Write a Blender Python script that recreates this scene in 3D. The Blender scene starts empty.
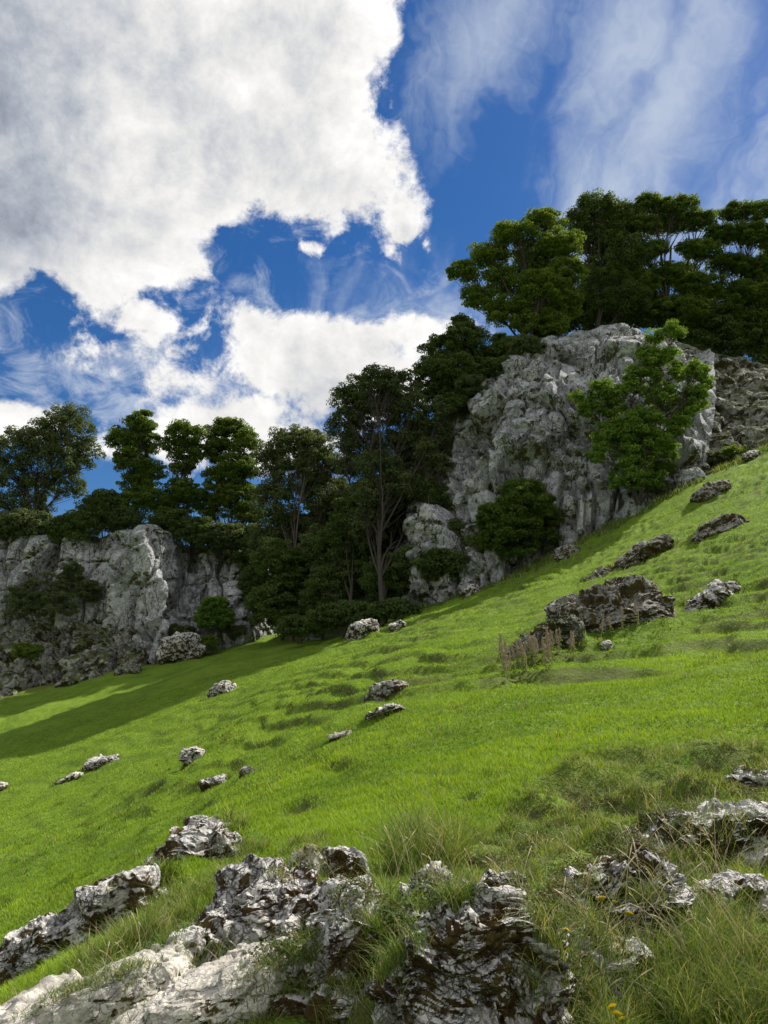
import bpy, math, random
import numpy as np
from math import radians, pi

# ------------------------------------------------------------------ camera, sky, sun, exposure
F = 739.0                      # focal length in pixels of the 768x1024 photograph
PITCH = radians(14.0)
CP, SP = math.cos(PITCH), math.sin(PITCH)
scn = bpy.context.scene
col = scn.collection
cam_d = bpy.data.cameras.new("camera")
cam = bpy.data.objects.new("camera", cam_d)
col.objects.link(cam)
cam_d.sensor_fit = 'VERTICAL'
cam_d.angle = 2 * math.atan(512 / F)
cam_d.clip_start = 0.05
cam_d.clip_end = 9000
cam.location = (0, 0, 0)
cam.rotation_euler = (pi / 2 + PITCH, 0, 0)
scn.camera = cam

SUN_EL, SUN_AZ = radians(48), radians(60)      # azimuth clockwise from +Y (the way the camera looks)
SUNV = np.array([math.sin(SUN_AZ) * math.cos(SUN_EL), math.cos(SUN_AZ) * math.cos(SUN_EL), math.sin(SUN_EL)])
sun_d = bpy.data.lights.new("sun", 'SUN')
sun_d.energy = 4.6
sun_d.angle = radians(0.6)
sun_d.color = (1.0, 0.95, 0.86)
sun = bpy.data.objects.new("sun", sun_d)
col.objects.link(sun)
from mathutils import Vector
sun.rotation_euler = Vector(SUNV).to_track_quat('Z', 'Y').to_euler()
sun.location = Vector(SUNV) * 200

scn.view_settings.view_transform = 'Standard'
scn.view_settings.look = 'None'
scn.view_settings.exposure = 0.64
scn.view_settings.gamma = 1
scn.view_settings.use_curve_mapping = False


def ray(u, v):
    """direction of the photograph's pixel, scaled so that its forward (Y) part is 1"""
    a, b = (u - 384) / F, (512 - v) / F
    dy, dz = CP - b * SP, SP + b * CP
    return a / dy, dz / dy


def azel(u, v):
    x, z = ray(u, v)
    az = math.atan2(x, 1)
    el = math.atan2(z, math.hypot(x, 1))
    return az, el


def pt(u, v, Y):
    x, z = ray(u, v)
    return np.array([x * Y, Y, z * Y])


# ------------------------------------------------------------------ node helper
class NT:
    def __init__(s, tree):
        s.t = tree
        s.n = tree.nodes
        s.n.clear()

    def new(s, typ, **kw):
        nd = s.n.new(typ)
        for k, v in kw.items():
            setattr(nd, k, v)
        return nd

    def put(s, nd, key, val):
        i = nd.inputs[key]
        if hasattr(val, 'bl_idname') or hasattr(val, 'is_linked'):
            s.t.links.new(val, i)
        elif val is not None:
            i.default_value = val

    def m(s, op, a, b=None, c=None, clamp=False):
        nd = s.new('ShaderNodeMath', operation=op, use_clamp=clamp)
        for i, x in enumerate((a, b, c)):
            if x is not None:
                s.put(nd, i, x)
        return nd.outputs[0]

    def vm(s, op, a, b=None):
        nd = s.new('ShaderNodeVectorMath', operation=op)
        s.put(nd, 0, a)
        if b is not None:
            s.put(nd, 1, b)
        return nd.outputs[1 if op in ('DOT_PRODUCT', 'LENGTH', 'DISTANCE') else 0] if op != 'SCALE' else nd.outputs[0]

    def scale(s, a, k):
        nd = s.new('ShaderNodeVectorMath', operation='SCALE')
        s.put(nd, 0, a)
        nd.inputs['Scale'].default_value = k
        return nd.outputs[0]

    def noise(s, vec, scale, detail=4, rough=0.55, dist=0.0, lac=2.0, out=0):
        nd = s.new('ShaderNodeTexNoise')
        s.put(nd, 'Vector', vec)
        nd.inputs['Scale'].default_value = scale
        nd.inputs['Detail'].default_value = detail
        nd.inputs['Roughness'].default_value = rough
        nd.inputs['Distortion'].default_value = dist
        nd.inputs['Lacunarity'].default_value = lac
        return nd.outputs[out]

    def vor(s, vec, scale, feature='F1', rnd=1.0, out='Distance'):
        nd = s.new('ShaderNodeTexVoronoi', feature=feature)
        s.put(nd, 'Vector', vec)
        nd.inputs['Scale'].default_value = scale
        nd.inputs['Randomness'].default_value = rnd
        return nd.outputs[out]

    def ss(s, x, lo, hi, a=0.0, b=1.0):
        nd = s.new('ShaderNodeMapRange', interpolation_type='SMOOTHSTEP')
        s.put(nd, 0, x)
        for i, v in enumerate((lo, hi, a, b)):
            nd.inputs[i + 1].default_value = v
        return nd.outputs[0]

    def mix(s, f, a, b, blend='MIX'):
        nd = s.new('ShaderNodeMix', data_type='RGBA', blend_type=blend)
        s.put(nd, 0, f)
        for k, x in ((6, a), (7, b)):
            if isinstance(x, (tuple, list)):
                x = tuple(x) + (1,) if len(x) == 3 else tuple(x)
                nd.inputs[k].default_value = x
            else:
                s.put(nd, k, x)
        return nd.outputs[2]

    def sep(s, v):
        nd = s.new('ShaderNodeSeparateXYZ')
        s.put(nd, 0, v)
        return nd.outputs

    def comb(s, x, y, z):
        nd = s.new('ShaderNodeCombineXYZ')
        for i, k in enumerate((x, y, z)):
            s.put(nd, i, k)
        return nd.outputs[0]

    def bump(s, h, strength, dist, normal=None):
        nd = s.new('ShaderNodeBump')
        nd.inputs['Strength'].default_value = strength
        nd.inputs['Distance'].default_value = dist
        s.put(nd, 'Height', h)
        if normal is not None:
            s.put(nd, 'Normal', normal)
        return nd.outputs[0]


# ------------------------------------------------------------------ sky: Nishita blue with cloud decks laid out by azimuth and elevation
world = bpy.data.worlds.new("World")
scn.world = world
world.use_nodes = True
W = NT(world.node_tree)
sky = W.new('ShaderNodeTexSky', sky_type='NISHITA')
sky.sun_disc = False
sky.sun_elevation = SUN_EL
sky.sun_rotation = SUN_AZ
sky.air_density = 1.0
sky.dust_density = 0.3
sky.ozone_density = 3.0
hs = W.new('ShaderNodeHueSaturation')
hs.inputs['Hue'].default_value = 0.508
hs.inputs['Saturation'].default_value = 1.40
hs.inputs['Value'].default_value = 0.55
W.put(hs, 'Color', sky.outputs[0])
dirv = W.new('ShaderNodeTexCoord').outputs['Generated']
dx, dy_, dz_ = W.sep(dirv)
azn = W.m('ARCTAN2', dx, dy_)
eln = W.m('ARCSINE', dz_)
# curl the lookup a little so no edge follows a smooth ellipse
wx = W.m('SUBTRACT', W.noise(dirv, 3.2, 5, 0.6), 0.5)
dir2 = W.vm('ADD', dirv, (3.1, 1.7, 8.2))
wy = W.m('SUBTRACT', W.noise(dir2, 3.2, 5, 0.6), 0.5)
azw = W.m('MULTIPLY_ADD', wx, 0.16, azn)
elw = W.m('MULTIPLY_ADD', wy, 0.16, eln)


def blob(u, v, ru, rv, rot=0.0, warped=True):
    """1 in the middle of an ellipse of sky, 0 on its rim, negative outside"""
    a0, e0 = azel(u, v)
    a1 = azel(u + 10, v)[0]
    e1 = azel(u, v - 10)[1]
    ra, re = abs(a1 - a0) / 10 * ru, abs(e1 - e0) / 10 * rv
    x = W.m('SUBTRACT', azw if warped else azn, a0)
    y = W.m('SUBTRACT', elw if warped else eln, e0)
    if rot:
        k = (abs(a1 - a0) / abs(e1 - e0))
        x = W.m('DIVIDE', x, k)
        c, s_ = math.cos(radians(rot)), math.sin(radians(rot))
        x2 = W.m('MULTIPLY_ADD', x, c, W.m('MULTIPLY', y, s_))
        y2 = W.m('MULTIPLY_ADD', y, c, W.m('MULTIPLY', x, -s_))
        x, y = x2, y2
        ra = re / rv * ru
    x = W.m('DIVIDE', x, ra)
    y = W.m('DIVIDE', y, re)
    r = W.m('SQRT', W.m('MULTIPLY_ADD', x, x, W.m('MULTIPLY', y, y)))
    return W.m('MULTIPLY', W.m('SUBTRACT', 1.0, r), min(ru, rv) / 100.0)


def many(bs, floor=-1.0):
    r = floor
    for b in bs:
        r = W.m('SMOOTH_MAX', r, blob(*b), 0.10)
    return r


cum = many([(90, 90, 330, 200), (290, 60, 135, 130), (385, -20, 90, 70), (330, 165, 105, 75), (100, 250, 190, 75),
            (402, 215, 34, 50), (425, 20, 34, 30), (310, 358, 150, 62), (425, 322, 60, 34), (150, 318, 80, 30), (90, 352, 60, 24), (185, 385, 70, 24), (309, 256, 17, 11),
            (230, 420, 160, 46), (20, 415, 60, 30), (-120, 200, 200, 220)])
holes = many([(252, 240, 42, 48), (270, 86, 30, 22), (345, 165, 16, 12), (440, 70, 46, 90), (345, 285, 90, 22, 8), (388, 120, 10, 30), (270, 10, 18, 8),
              (20, 325, 60, 14), (10, 375, 40, 16), (120, 398, 34, 12), (215, 345, 14, 22), (175, 300, 26, 9)], -0.6)
nz1 = W.noise(dirv, 7.0, 10, 0.68, 0.15)
nz1 = W.m('SUBTRACT', nz1, 0.5)
nz2 = W.m('SUBTRACT', W.noise(dir2, 22, 6, 0.65, 0.6), 0.5)
hole_cut = W.m('MULTIPLY', W.m('MAXIMUM', W.m('ADD', holes, 0.25), 0.0), 0.95)
dens = W.m('SUBTRACT', W.m('MULTIPLY', cum, 1.15), hole_cut)
dens = W.m('MULTIPLY_ADD', nz1, 1.45, dens)
dens = W.m('MULTIPLY_ADD', nz2, 0.60, dens)
puff = W.m('MULTIPLY', many([(308, 256, 20, 12), (402, 225, 22, 34), (428, 238, 12, 14)], -0.6), 2.6)
dens = W.m('MAXIMUM', dens, W.m('MULTIPLY_ADD', nz2, 1.3, W.m('MULTIPLY_ADD', nz1, 0.9, W.m('ADD', puff, -0.10))))
calpha = W.ss(dens, -0.05, 0.22)
# thick parts turn grey, rims and sun-facing billows stay white
dirl = W.vm('ADD', dirv, tuple(SUNV * 0.055))
nzl = W.m('SUBTRACT', W.noise(dirl, 7.0, 10, 0.68, 0.15), 0.5)
relief = W.m('SUBTRACT', nz1, nzl)
grey = many([(0, 160, 150, 210), (110, 50, 110, 60), (310, 400, 110, 40), (160, 250, 60, 30)], -0.4)
gk = W.ss(W.m('MULTIPLY_ADD', nz1, 0.35, grey), -0.30, 1.05, 0.0, 0.66)
thick = W.ss(dens, 0.1, 1.0, 0.0, 0.35)
lum = W.m('SUBTRACT', 1.0, W.m('MULTIPLY', gk, 0.52))
lum = W.m('MULTIPLY', lum, W.m('SUBTRACT', 1.0, W.m('MULTIPLY', thick, 0.45)))
lum = W.m('MULTIPLY_ADD', relief, 1.0, lum)
nb = W.noise(dirv, 17.0, 6, 0.6, 0.3)
nbl = W.noise(W.vm('ADD', dirv, tuple(SUNV * 0.022)), 17.0, 6, 0.6, 0.3)
lum = W.m('MULTIPLY_ADD', W.m('SUBTRACT', nb, nbl), 0.35, lum)
lum = W.m('MAXIMUM', lum, 0.22)
ccol = W.mix(W.ss(lum, 0.35, 0.95), (0.80, 0.89, 1.06), (1.0, 0.99, 0.97))
CLOUD = 5.35
ccol = W.vm('MULTIPLY', ccol, W.comb(*(3 * [W.m('MULTIPLY', lum, CLOUD)])))
# cirrus: long streaks that fan out towards the upper right
ca, ce = azel(180, 820)
qx = W.m('SUBTRACT', azn, ca)
qy = W.m('SUBTRACT', eln, ce)
qr = W.m('SQRT', W.m('MULTIPLY_ADD', qx, qx, W.m('MULTIPLY', qy, qy)))
qa = W.m('ARCTAN2', qy, qx)
cwv = W.comb(W.m('MULTIPLY', W.m('MULTIPLY_ADD', wx, 0.40, qa), 5.0), W.m('MULTIPLY', W.m('MULTIPLY_ADD', wy, 0.5, qr), 2.3), 0.3)
cir = W.noise(cwv, 1.9, 7, 0.52, 0.5)
cwv2 = W.comb(W.m('MULTIPLY', W.m('MULTIPLY_ADD', wy, 0.55, qa), 6.0), W.m('MULTIPLY', W.m('MULTIPLY_ADD', wx, 0.4, qr), 4.6), 4.3)
cir2 = W.noise(cwv2, 2.6, 7, 0.62, 1.0)
cirm = many([(650, 110, 100, 230, -32), (500, 20, 60, 130, -35), (700, 230, 180, 60, 20), (460, 290, 130, 40, 20), (755, 150, 60, 120, -30)], -0.8)
low = many([(90, 370, 170, 60), (330, 300, 120, 30)], -0.8)
cirk = W.m('MULTIPLY_ADD', W.m('SUBTRACT', cir, 0.5), 1.5, W.m('MULTIPLY', cirm, 0.55))
cirk = W.m('MULTIPLY_ADD', W.m('SUBTRACT', cir2, 0.5), 0.5, cirk)
cirk = W.ss(cirk, -0.25, 0.70, 0.03, 0.85)
skyc = W.mix(cirk, hs.outputs[0], tuple(np.array((0.74, 0.84, 1.0)) * CLOUD * 0.80))
lown = W.noise(W.vm('MULTIPLY', dirv, (1.0, 1.0, 1.7)), 11.0, 8, 0.66, 0.8)
lk = W.ss(W.m('MULTIPLY_ADD', W.m('SUBTRACT', lown, 0.5), 2.6, W.m('MULTIPLY', low, 0.6)), -0.05, 0.75, 0.0, 0.75)
skyc = W.mix(lk, skyc, tuple(np.array((0.80, 0.88, 1.0)) * CLOUD * 0.86))
# nearer the horizon and below it the deck thins to plain haze
skyc = W.mix(calpha, skyc, ccol)
# unseen cloud overhead and behind the viewpoint, added as fill to lift shaded faces
rest = W.ss(dy_, 0.52, 0.05)
rn = W.m('SUBTRACT', W.noise(dir2, 3.0, 7, 0.6, 0.3), 0.5)
rk = W.m('MULTIPLY', rest, W.ss(rn, -0.16, 0.06))
skyc = W.mix(rk, skyc, tuple(np.array((1.0, 0.98, 0.95)) * CLOUD * 1.08))
bg = W.new('ShaderNodeBackground')
W.put(bg, 'Color', skyc)
bg.inputs['Strength'].default_value = 0.115
wo = W.new('ShaderNodeOutputWorld')
W.t.links.new(bg.outputs[0], wo.inputs[0])
world.cycles.sampling_method = 'MANUAL'
world.cycles.sample_map_resolution = 512

# ------------------------------------------------------------------ numpy noise
rng = np.random.default_rng(11)


def _hash(ix, iy, iz, k):
    h = (ix.astype(np.int64) * 73856093) ^ (iy.astype(np.int64) * 19349663) ^ (iz.astype(np.int64) * 83492791) ^ (k * 2654435761 & 0xffffffff)
    h = h & 0xffffffff
    h = ((h ^ (h >> 16)) * 0x45d9f3b) & 0xffffffff
    h = ((h ^ (h >> 16)) * 0x45d9f3b) & 0xffffffff
    h = h ^ (h >> 16)
    return h / 4294967295.0


def perlin(P, k=0):
    I = np.floor(P).astype(np.int64)
    f = P - I
    w = f * f * f * (f * (f * 6 - 15) + 10)
    out = np.zeros(len(P))
    for cx in (0, 1):
        for cy in (0, 1):
            for cz in (0, 1):
                ix, iy, iz = I[:, 0] + cx, I[:, 1] + cy, I[:, 2] + cz
                gx = _hash(ix, iy, iz, k) * 2 - 1
                gy = _hash(ix, iy, iz, k + 101) * 2 - 1
                gz = _hash(ix, iy, iz, k + 202) * 2 - 1
                d = gx * (f[:, 0] - cx) + gy * (f[:, 1] - cy) + gz * (f[:, 2] - cz)
                ww = (w[:, 0] if cx else 1 - w[:, 0]) * (w[:, 1] if cy else 1 - w[:, 1]) * (w[:, 2] if cz else 1 - w[:, 2])
                out += d * ww
    return out * 1.4


def fbm(P, octv=4, k=0, gain=0.5):
    o, a, s = 0, 1, 1
    for i in range(octv):
        o = o + a * perlin(P * s, k + i * 7)
        a *= gain
        s *= 2.03
    return o


def facet(P, k=0, tilt=0.9, crack=0.0, soft=0.16):
    """every Voronoi cell is a plane of its own height and tilt, with chamfered joints: broken, jointed rock"""
    I = np.floor(P).astype(np.int64)
    n = len(P)
    b1, b2 = np.full(n, 9.0), np.full(n, 9.0)
    v1, v2 = np.zeros(n), np.zeros(n)
    for ax in (-1, 0, 1):
        for ay in (-1, 0, 1):
            for az in (-1, 0, 1):
                ix, iy, iz = I[:, 0] + ax, I[:, 1] + ay, I[:, 2] + az
                ox = P[:, 0] - ix - _hash(ix, iy, iz, k)
                oy = P[:, 1] - iy - _hash(ix, iy, iz, k + 1)
                oz = P[:, 2] - iz - _hash(ix, iy, iz, k + 2)
                d = np.sqrt(ox * ox + oy * oy + oz * oz)
                t = (_hash(ix, iy, iz, k + 3) - .5) + tilt * ((_hash(ix, iy, iz, k + 4) - .5) * ox + (_hash(ix, iy, iz, k + 5) - .5) * oy
                                                                + (_hash(ix, iy, iz, k + 6) - .5) * oz)
                near = d < b1
                sec = (~near) & (d < b2)
                b2 = np.where(near, b1, np.where(sec, d, b2))
                v2 = np.where(near, v1, np.where(sec, t, v2))
                v1 = np.where(near, t, v1)
                b1 = np.where(near, d, b1)
    e = b2 - b1
    w = 0.5 + 0.5 * np.clip(e / soft, 0, 1)
    val = v1 * w + v2 * (1 - w)
    if crack:
        val = val - crack * np.clip(1 - e / 0.10, 0, 1) * (_hash(I[:, 0], I[:, 1], I[:, 2], k + 8) * 0 + 1)
    return val


def sstep(x, lo, hi):
    t = np.clip((x - lo) / (hi - lo), 0, 1)
    return t * t * (3 - 2 * t)


# ------------------------------------------------------------------ mesh helpers
def make_mesh(name, V, faces, mats, smooth=True, attrs=None, mat_idx=None):
    """faces: list of (n,k) index arrays"""
    me = bpy.data.meshes.new(name)
    V = np.asarray(V, dtype=np.float32)
    me.vertices.add(len(V))
    me.vertices.foreach_set('co', V.ravel())
    loops = np.concatenate([f.ravel() for f in faces]).astype(np.int32)
    tot = np.concatenate([np.full(len(f), f.shape[1]) for f in faces]).astype(np.int32)
    start = np.concatenate([[0], np.cumsum(tot)[:-1]]).astype(np.int32)
    me.loops.add(len(loops))
    me.loops.foreach_set('vertex_index', loops)
    me.polygons.add(len(tot))
    me.polygons.foreach_set('loop_start', start)
    try:
        me.polygons.foreach_set('loop_total', tot)
    except Exception:
        pass
    me.polygons.foreach_set('use_smooth', np.full(len(tot), smooth))
    for m_ in (mats if isinstance(mats, (list, tuple)) else [mats]):
        me.materials.append(m_)
    if mat_idx is not None:
        me.polygons.foreach_set('material_index', mat_idx.astype(np.int32))
    for k, a in (attrs or {}).items():
        at = me.attributes.new(k, 'FLOAT', 'POINT')
        at.data.foreach_set('value', np.asarray(a, dtype=np.float32))
    me.update()
    me.validate()
    return me


def add(name, me, loc=(0, 0, 0), parent=None, label=None, cat=None, group=None, kind=None):
    o = bpy.data.objects.new(name, me)
    col.objects.link(o)
    o.location = loc
    o.parent = parent
    tag(o, label, cat, group, kind)
    return o


def tag(o, label=None, cat=None, group=None, kind=None):
    for k, v in (('label', label), ('category', cat), ('group', group), ('kind', kind)):
        if v:
            o[k] = v


def grid_faces(nr, nc):
    i = np.arange((nr - 1) * (nc - 1))
    r, c = i // (nc - 1), i % (nc - 1)
    a = r * nc + c
    return np.stack([a, a + 1, a + nc + 1, a + nc], 1)


# ------------------------------------------------------------------ materials
def new_mat(name):
    m = bpy.data.materials.new(name)
    m.use_nodes = True
    return m, NT(m.node_tree)


def rock_mat(name, s=1.0, light=(0.50, 0.49, 0.46), dark=(0.20, 0.20, 0.19), moss=(0.035, 0.028, 0.014), moss_amt=0.5, grass=0.0, bumpd=0.05,
             grassc=(0.10, 0.15, 0.03), crackw=0.03, black=0.5, ckamt=0.85, mosc=1.5, sunlit_tops=0.0, jz=1.35):
    m, N = new_mat(name)
    g = N.new('ShaderNodeNewGeometry')
    pos = g.outputs['Position']
    nzv = N.sep(g.outputs['Normal'])[2]
    p = N.scale(pos, s)
    warp = N.vm('ADD', p, N.scale(N.noise(p, 2.0, 3, 0.6, out=1), 0.5 if jz > 1 else 0.22))
    n1 = N.noise(p, 0.55, 5, 0.6)
    n2 = N.noise(p, 3.0, 6, 0.68)
    n3 = N.noise(p, 16.0, 5, 0.7)
    c = N.mix(N.ss(n1, 0.35, 0.66), dark, light)
    c = N.mix(N.ss(n2, 0.42, 0.62, 0.0, 0.65), c, tuple(np.array(light) * 1.18))
    c = N.mix(N.ss(n3, 0.38, 0.5, 0.45, 0.0), c, tuple(np.array(dark) * 0.7))
    # warm iron staining
    st = N.noise(N.vm('MULTIPLY', p, (1.0, 1.0, 0.25)), 1.3, 4, 0.6)
    c = N.mix(N.ss(st, 0.58, 0.74, 0.0, 0.36), c, (0.24, 0.19, 0.13))
    if sunlit_tops:  # upward faces mixed paler: the sunlit look of tops painted into the colour
        c = N.mix(N.m('MULTIPLY', N.ss(N.m('MULTIPLY_ADD', N.m('SUBTRACT', n2, 0.5), 0.9, nzv), 0.45, 0.85), sunlit_tops), c, tuple(np.array(light) * 1.2))
    # black lichen and dirt-filled joints
    bl = N.noise(N.vm('ADD', p, (5.3, 2.2, 9.1)), 4.2, 6, 0.72)
    c = N.mix(N.m('MULTIPLY', N.ss(bl, 0.52, 0.60), black), c, (0.028, 0.027, 0.026))
    crk = N.vor(N.vm('MULTIPLY', warp, (1.0, 1.0, jz)), 1.7, 'DISTANCE_TO_EDGE')
    crk2 = N.vor(N.vm('MULTIPLY', warp, (1.0, 1.0, 1.6)), 5.5, 'DISTANCE_TO_EDGE')
    ck = N.ss(crk, 0.0, crackw, 1.0, 0.0)
    ck2 = N.ss(crk2, 0.0, crackw * 1.6, 0.75, 0.0)
    ckk = N.m('MAXIMUM', ck, ck2)
    ckk = N.m('MULTIPLY', ckk, N.ss(N.noise(p, 1.1, 3), 0.40, 0.60))
    c = N.mix(N.m('MULTIPLY', ckk, ckamt), c, (0.022, 0.021, 0.018))
    # damp moss, thicker on faces that do not look up
    mo = N.noise(N.vm('ADD', p, (1.3, 7.2, 3.1)), mosc, 6, 0.7)
    mo = N.m('SUBTRACT', mo, N.m('MULTIPLY', nzv, 0.10))
    mcol = N.mix(N.ss(N.noise(p, 2.3, 4), 0.45, 0.6), moss, (0.085, 0.060, 0.018))
    c = N.mix(N.ss(mo, 0.56 - moss_amt * 0.2, 0.61 - moss_amt * 0.2), c, mcol)
    if grass:
        gz = N.m('MULTIPLY_ADD', N.m('SUBTRACT', N.noise(p, 0.9, 5, 0.65), 0.5), 1.1, nzv)
        gm = N.ss(gz, 0.92 - grass, 1.02 - grass)
        gc = N.mix(N.noise(p, 6.0, 4), tuple(np.array(grassc) * 0.55), tuple(np.array(grassc) * 1.25))
        c = N.mix(gm, c, gc)
    hgt = N.m('MULTIPLY_ADD', n2, 1.0, N.m('MULTIPLY', n3, 0.35))
    hgt = N.m('MULTIPLY_ADD', ckk, -0.7, hgt)
    hgt = N.m('MULTIPLY_ADD', N.noise(p, 60, 3, 0.6), 0.10, hgt)
    b = N.new('ShaderNodeBsdfPrincipled')
    N.put(b, 'Base Color', c)
    b.inputs['Roughness'].default_value = 0.92
    b.inputs['Specular IOR Level'].default_value = 0.18
    N.put(b, 'Normal', N.bump(hgt, 1.0, bumpd))
    o = N.new('ShaderNodeOutputMaterial')
    N.t.links.new(b.outputs[0], o.inputs[0])
    return m


M_CLIFF = rock_mat('cliff_limestone', 0.55, (0.47, 0.47, 0.475), (0.16, 0.165, 0.175), (0.07, 0.07, 0.045), 0.0, 0.06, 0.16,
                   (0.085, 0.11, 0.03), 0.05, 0.38, mosc=2.6, jz=0.38)
M_BANK = rock_mat('bank_limestone', 0.7, (0.40, 0.39, 0.35), (0.13, 0.13, 0.11), (0.045, 0.045, 0.018), 0.30, 0.30, 0.22,
                  (0.10, 0.125, 0.035), 0.04, 0.6)
M_ROCK = rock_mat('field_limestone', 3.0, (0.58, 0.56, 0.52), (0.24, 0.225, 0.205), (0.035, 0.026, 0.014), 0.45, 0.0, 0.03, crackw=0.04, sunlit_tops=0.7)
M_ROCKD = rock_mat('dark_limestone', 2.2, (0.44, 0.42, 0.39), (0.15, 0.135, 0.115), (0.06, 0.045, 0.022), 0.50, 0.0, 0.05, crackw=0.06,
                  black=0.55, sunlit_tops=0.15)
M_SLAB = rock_mat('pale_slab_limestone', 3.6, (0.52, 0.49, 0.43), (0.34, 0.31, 0.26), (0.05, 0.045, 0.02), 0.15, 0.0, 0.012, crackw=0.012,
                  black=0.4, ckamt=0.45)
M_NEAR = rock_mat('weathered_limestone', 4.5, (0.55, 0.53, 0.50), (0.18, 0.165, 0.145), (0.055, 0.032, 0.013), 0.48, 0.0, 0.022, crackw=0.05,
                  black=0.6, sunlit_tops=0.6)


def blade_mat(name, c0, c1, c2, trans=0.45, gloss=0.25):
    """c0..c1 by the per-blade attribute, c2 for its dry end"""
    m, N = new_mat(name)
    at = N.new('ShaderNodeAttribute', attribute_name='tint').outputs['Fac']
    dr = N.new('ShaderNodeAttribute', attribute_name='dry').outputs['Fac']
    c = N.mix(at, c0, c1)
    c = N.mix(dr, c, c2)
    d = N.new('ShaderNodeBsdfPrincipled')
    N.put(d, 'Base Color', c)
    d.inputs['Roughness'].default_value = 0.6
    d.inputs['Specular IOR Level'].default_value = gloss
    t = N.new('ShaderNodeBsdfTranslucent')
    N.put(t, 'Color', N.vm('MULTIPLY', c, (1.35, 1.25, 0.7)))
    mx = N.new('ShaderNodeMixShader')
    mx.inputs[0].default_value = trans
    N.t.links.new(d.outputs[0], mx.inputs[1])
    N.t.links.new(t.outputs[0], mx.inputs[2])
    o = N.new('ShaderNodeOutputMaterial')
    N.t.links.new(mx.outputs[0], o.inputs[0])
    return m


M_GRASS = blade_mat('meadow_blades', (0.10, 0.19, 0.010), (0.25, 0.37, 0.022), (0.30, 0.27, 0.10), 0.42)
M_TALL = blade_mat('tall_blades', (0.060, 0.115, 0.018), (0.17, 0.245, 0.038), (0.40, 0.34, 0.18), 0.40)
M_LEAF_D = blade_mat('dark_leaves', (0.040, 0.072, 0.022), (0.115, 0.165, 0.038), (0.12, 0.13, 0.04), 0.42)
M_LEAF_M = blade_mat('mid_leaves', (0.060, 0.110, 0.018), (0.185, 0.26, 0.034), (0.18, 0.19, 0.05), 0.52)
M_LEAF_B = blade_mat('bright_leaves', (0.085, 0.16, 0.022), (0.20, 0.31, 0.045), (0.22, 0.20, 0.06), 0.42)
M_LEAF_G = blade_mat('grey_leaves', (0.058, 0.084, 0.032), (0.125, 0.16, 0.058), (0.14, 0.13, 0.06), 0.42)


def plain_mat(name, c, rough=0.8, var=0.35, sc=8.0):
    m, N = new_mat(name)
    pos = N.new('ShaderNodeNewGeometry').outputs['Position']
    n = N.noise(pos, sc, 5, 0.65)
    cc = N.mix(n, tuple(np.array(c) * (1 - var)), tuple(np.array(c) * (1 + var)))
    b = N.new('ShaderNodeBsdfPrincipled')
    N.put(b, 'Base Color', cc)
    b.inputs['Roughness'].default_value = rough
    b.inputs['Specular IOR Level'].default_value = 0.2
    N.put(b, 'Normal', N.bump(n, 0.6, 0.02))
    o = N.new('ShaderNodeOutputMaterial')
    N.t.links.new(b.outputs[0], o.inputs[0])
    return m


M_BARK = plain_mat('bark', (0.05, 0.042, 0.033), 0.9, 0.5, 6)
M_BARKP = plain_mat('pale_bark', (0.12, 0.10, 0.085), 0.9, 0.4, 6)
M_STEM = plain_mat('green_stem', (0.11, 0.16, 0.05), 0.6, 0.3, 40)
M_YEL = plain_mat('yellow_petals', (0.80, 0.62, 0.02), 0.6, 0.12, 60)
M_PUR = plain_mat('violet_petals', (0.33, 0.22, 0.50), 0.6, 0.12, 60)
M_SEED = plain_mat('seed_head', (0.40, 0.32, 0.22), 0.9, 0.35, 60)

# ground material: turf, with bare earth where the sheet is steep or worn
M_GROUND, N = new_mat('turf')
g = N.new('ShaderNodeNewGeometry')
pos = g.outputs['Position']
nzv = N.sep(g.outputs['Normal'])[2]
soil_at = N.new('ShaderNodeAttribute', attribute_name='soil').outputs['Fac']
a1 = N.noise(pos, 0.35, 5, 0.6)
a2 = N.noise(pos, 2.2, 6, 0.7)
a3 = N.noise(pos, 11.0, 4, 0.75)
tc = N.mix(N.ss(a1, 0.35, 0.65), (0.090, 0.165, 0.010), (0.160, 0.25, 0.018))
tc = N.mix(N.ss(a2, 0.40, 0.62, 0.0, 0.6), tc, (0.17, 0.25, 0.022))
tc = N.mix(N.ss(a3, 0.36, 0.52, 0.6, 0.0), tc, (0.045, 0.085, 0.010))
sc_ = N.mix(a3, (0.028, 0.021, 0.012), (0.13, 0.10, 0.05))
sf = N.m('MAXIMUM', soil_at, N.ss(N.m('MULTIPLY_ADD', N.m('SUBTRACT', a2, 0.5), 0.45, nzv), 0.60, 0.76, 0.8, 0.0))
sf = N.m('MULTIPLY', sf, N.ss(a3, 0.30, 0.55, 0.55, 1.0))
tc = N.mix(sf, tc, sc_)
b = N.new('ShaderNodeBsdfPrincipled')
N.put(b, 'Base Color', tc)
b.inputs['Roughness'].default_value = 0.85
b.inputs['Specular IOR Level'].default_value = 0.15
hh = N.m('MULTIPLY_ADD', a3, 0.5, a2)
N.put(b, 'Normal', N.bump(hh, 1.0, 0.16))
o = N.new('ShaderNodeOutputMaterial')
N.t.links.new(b.outputs[0], o.inputs[0])

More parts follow.
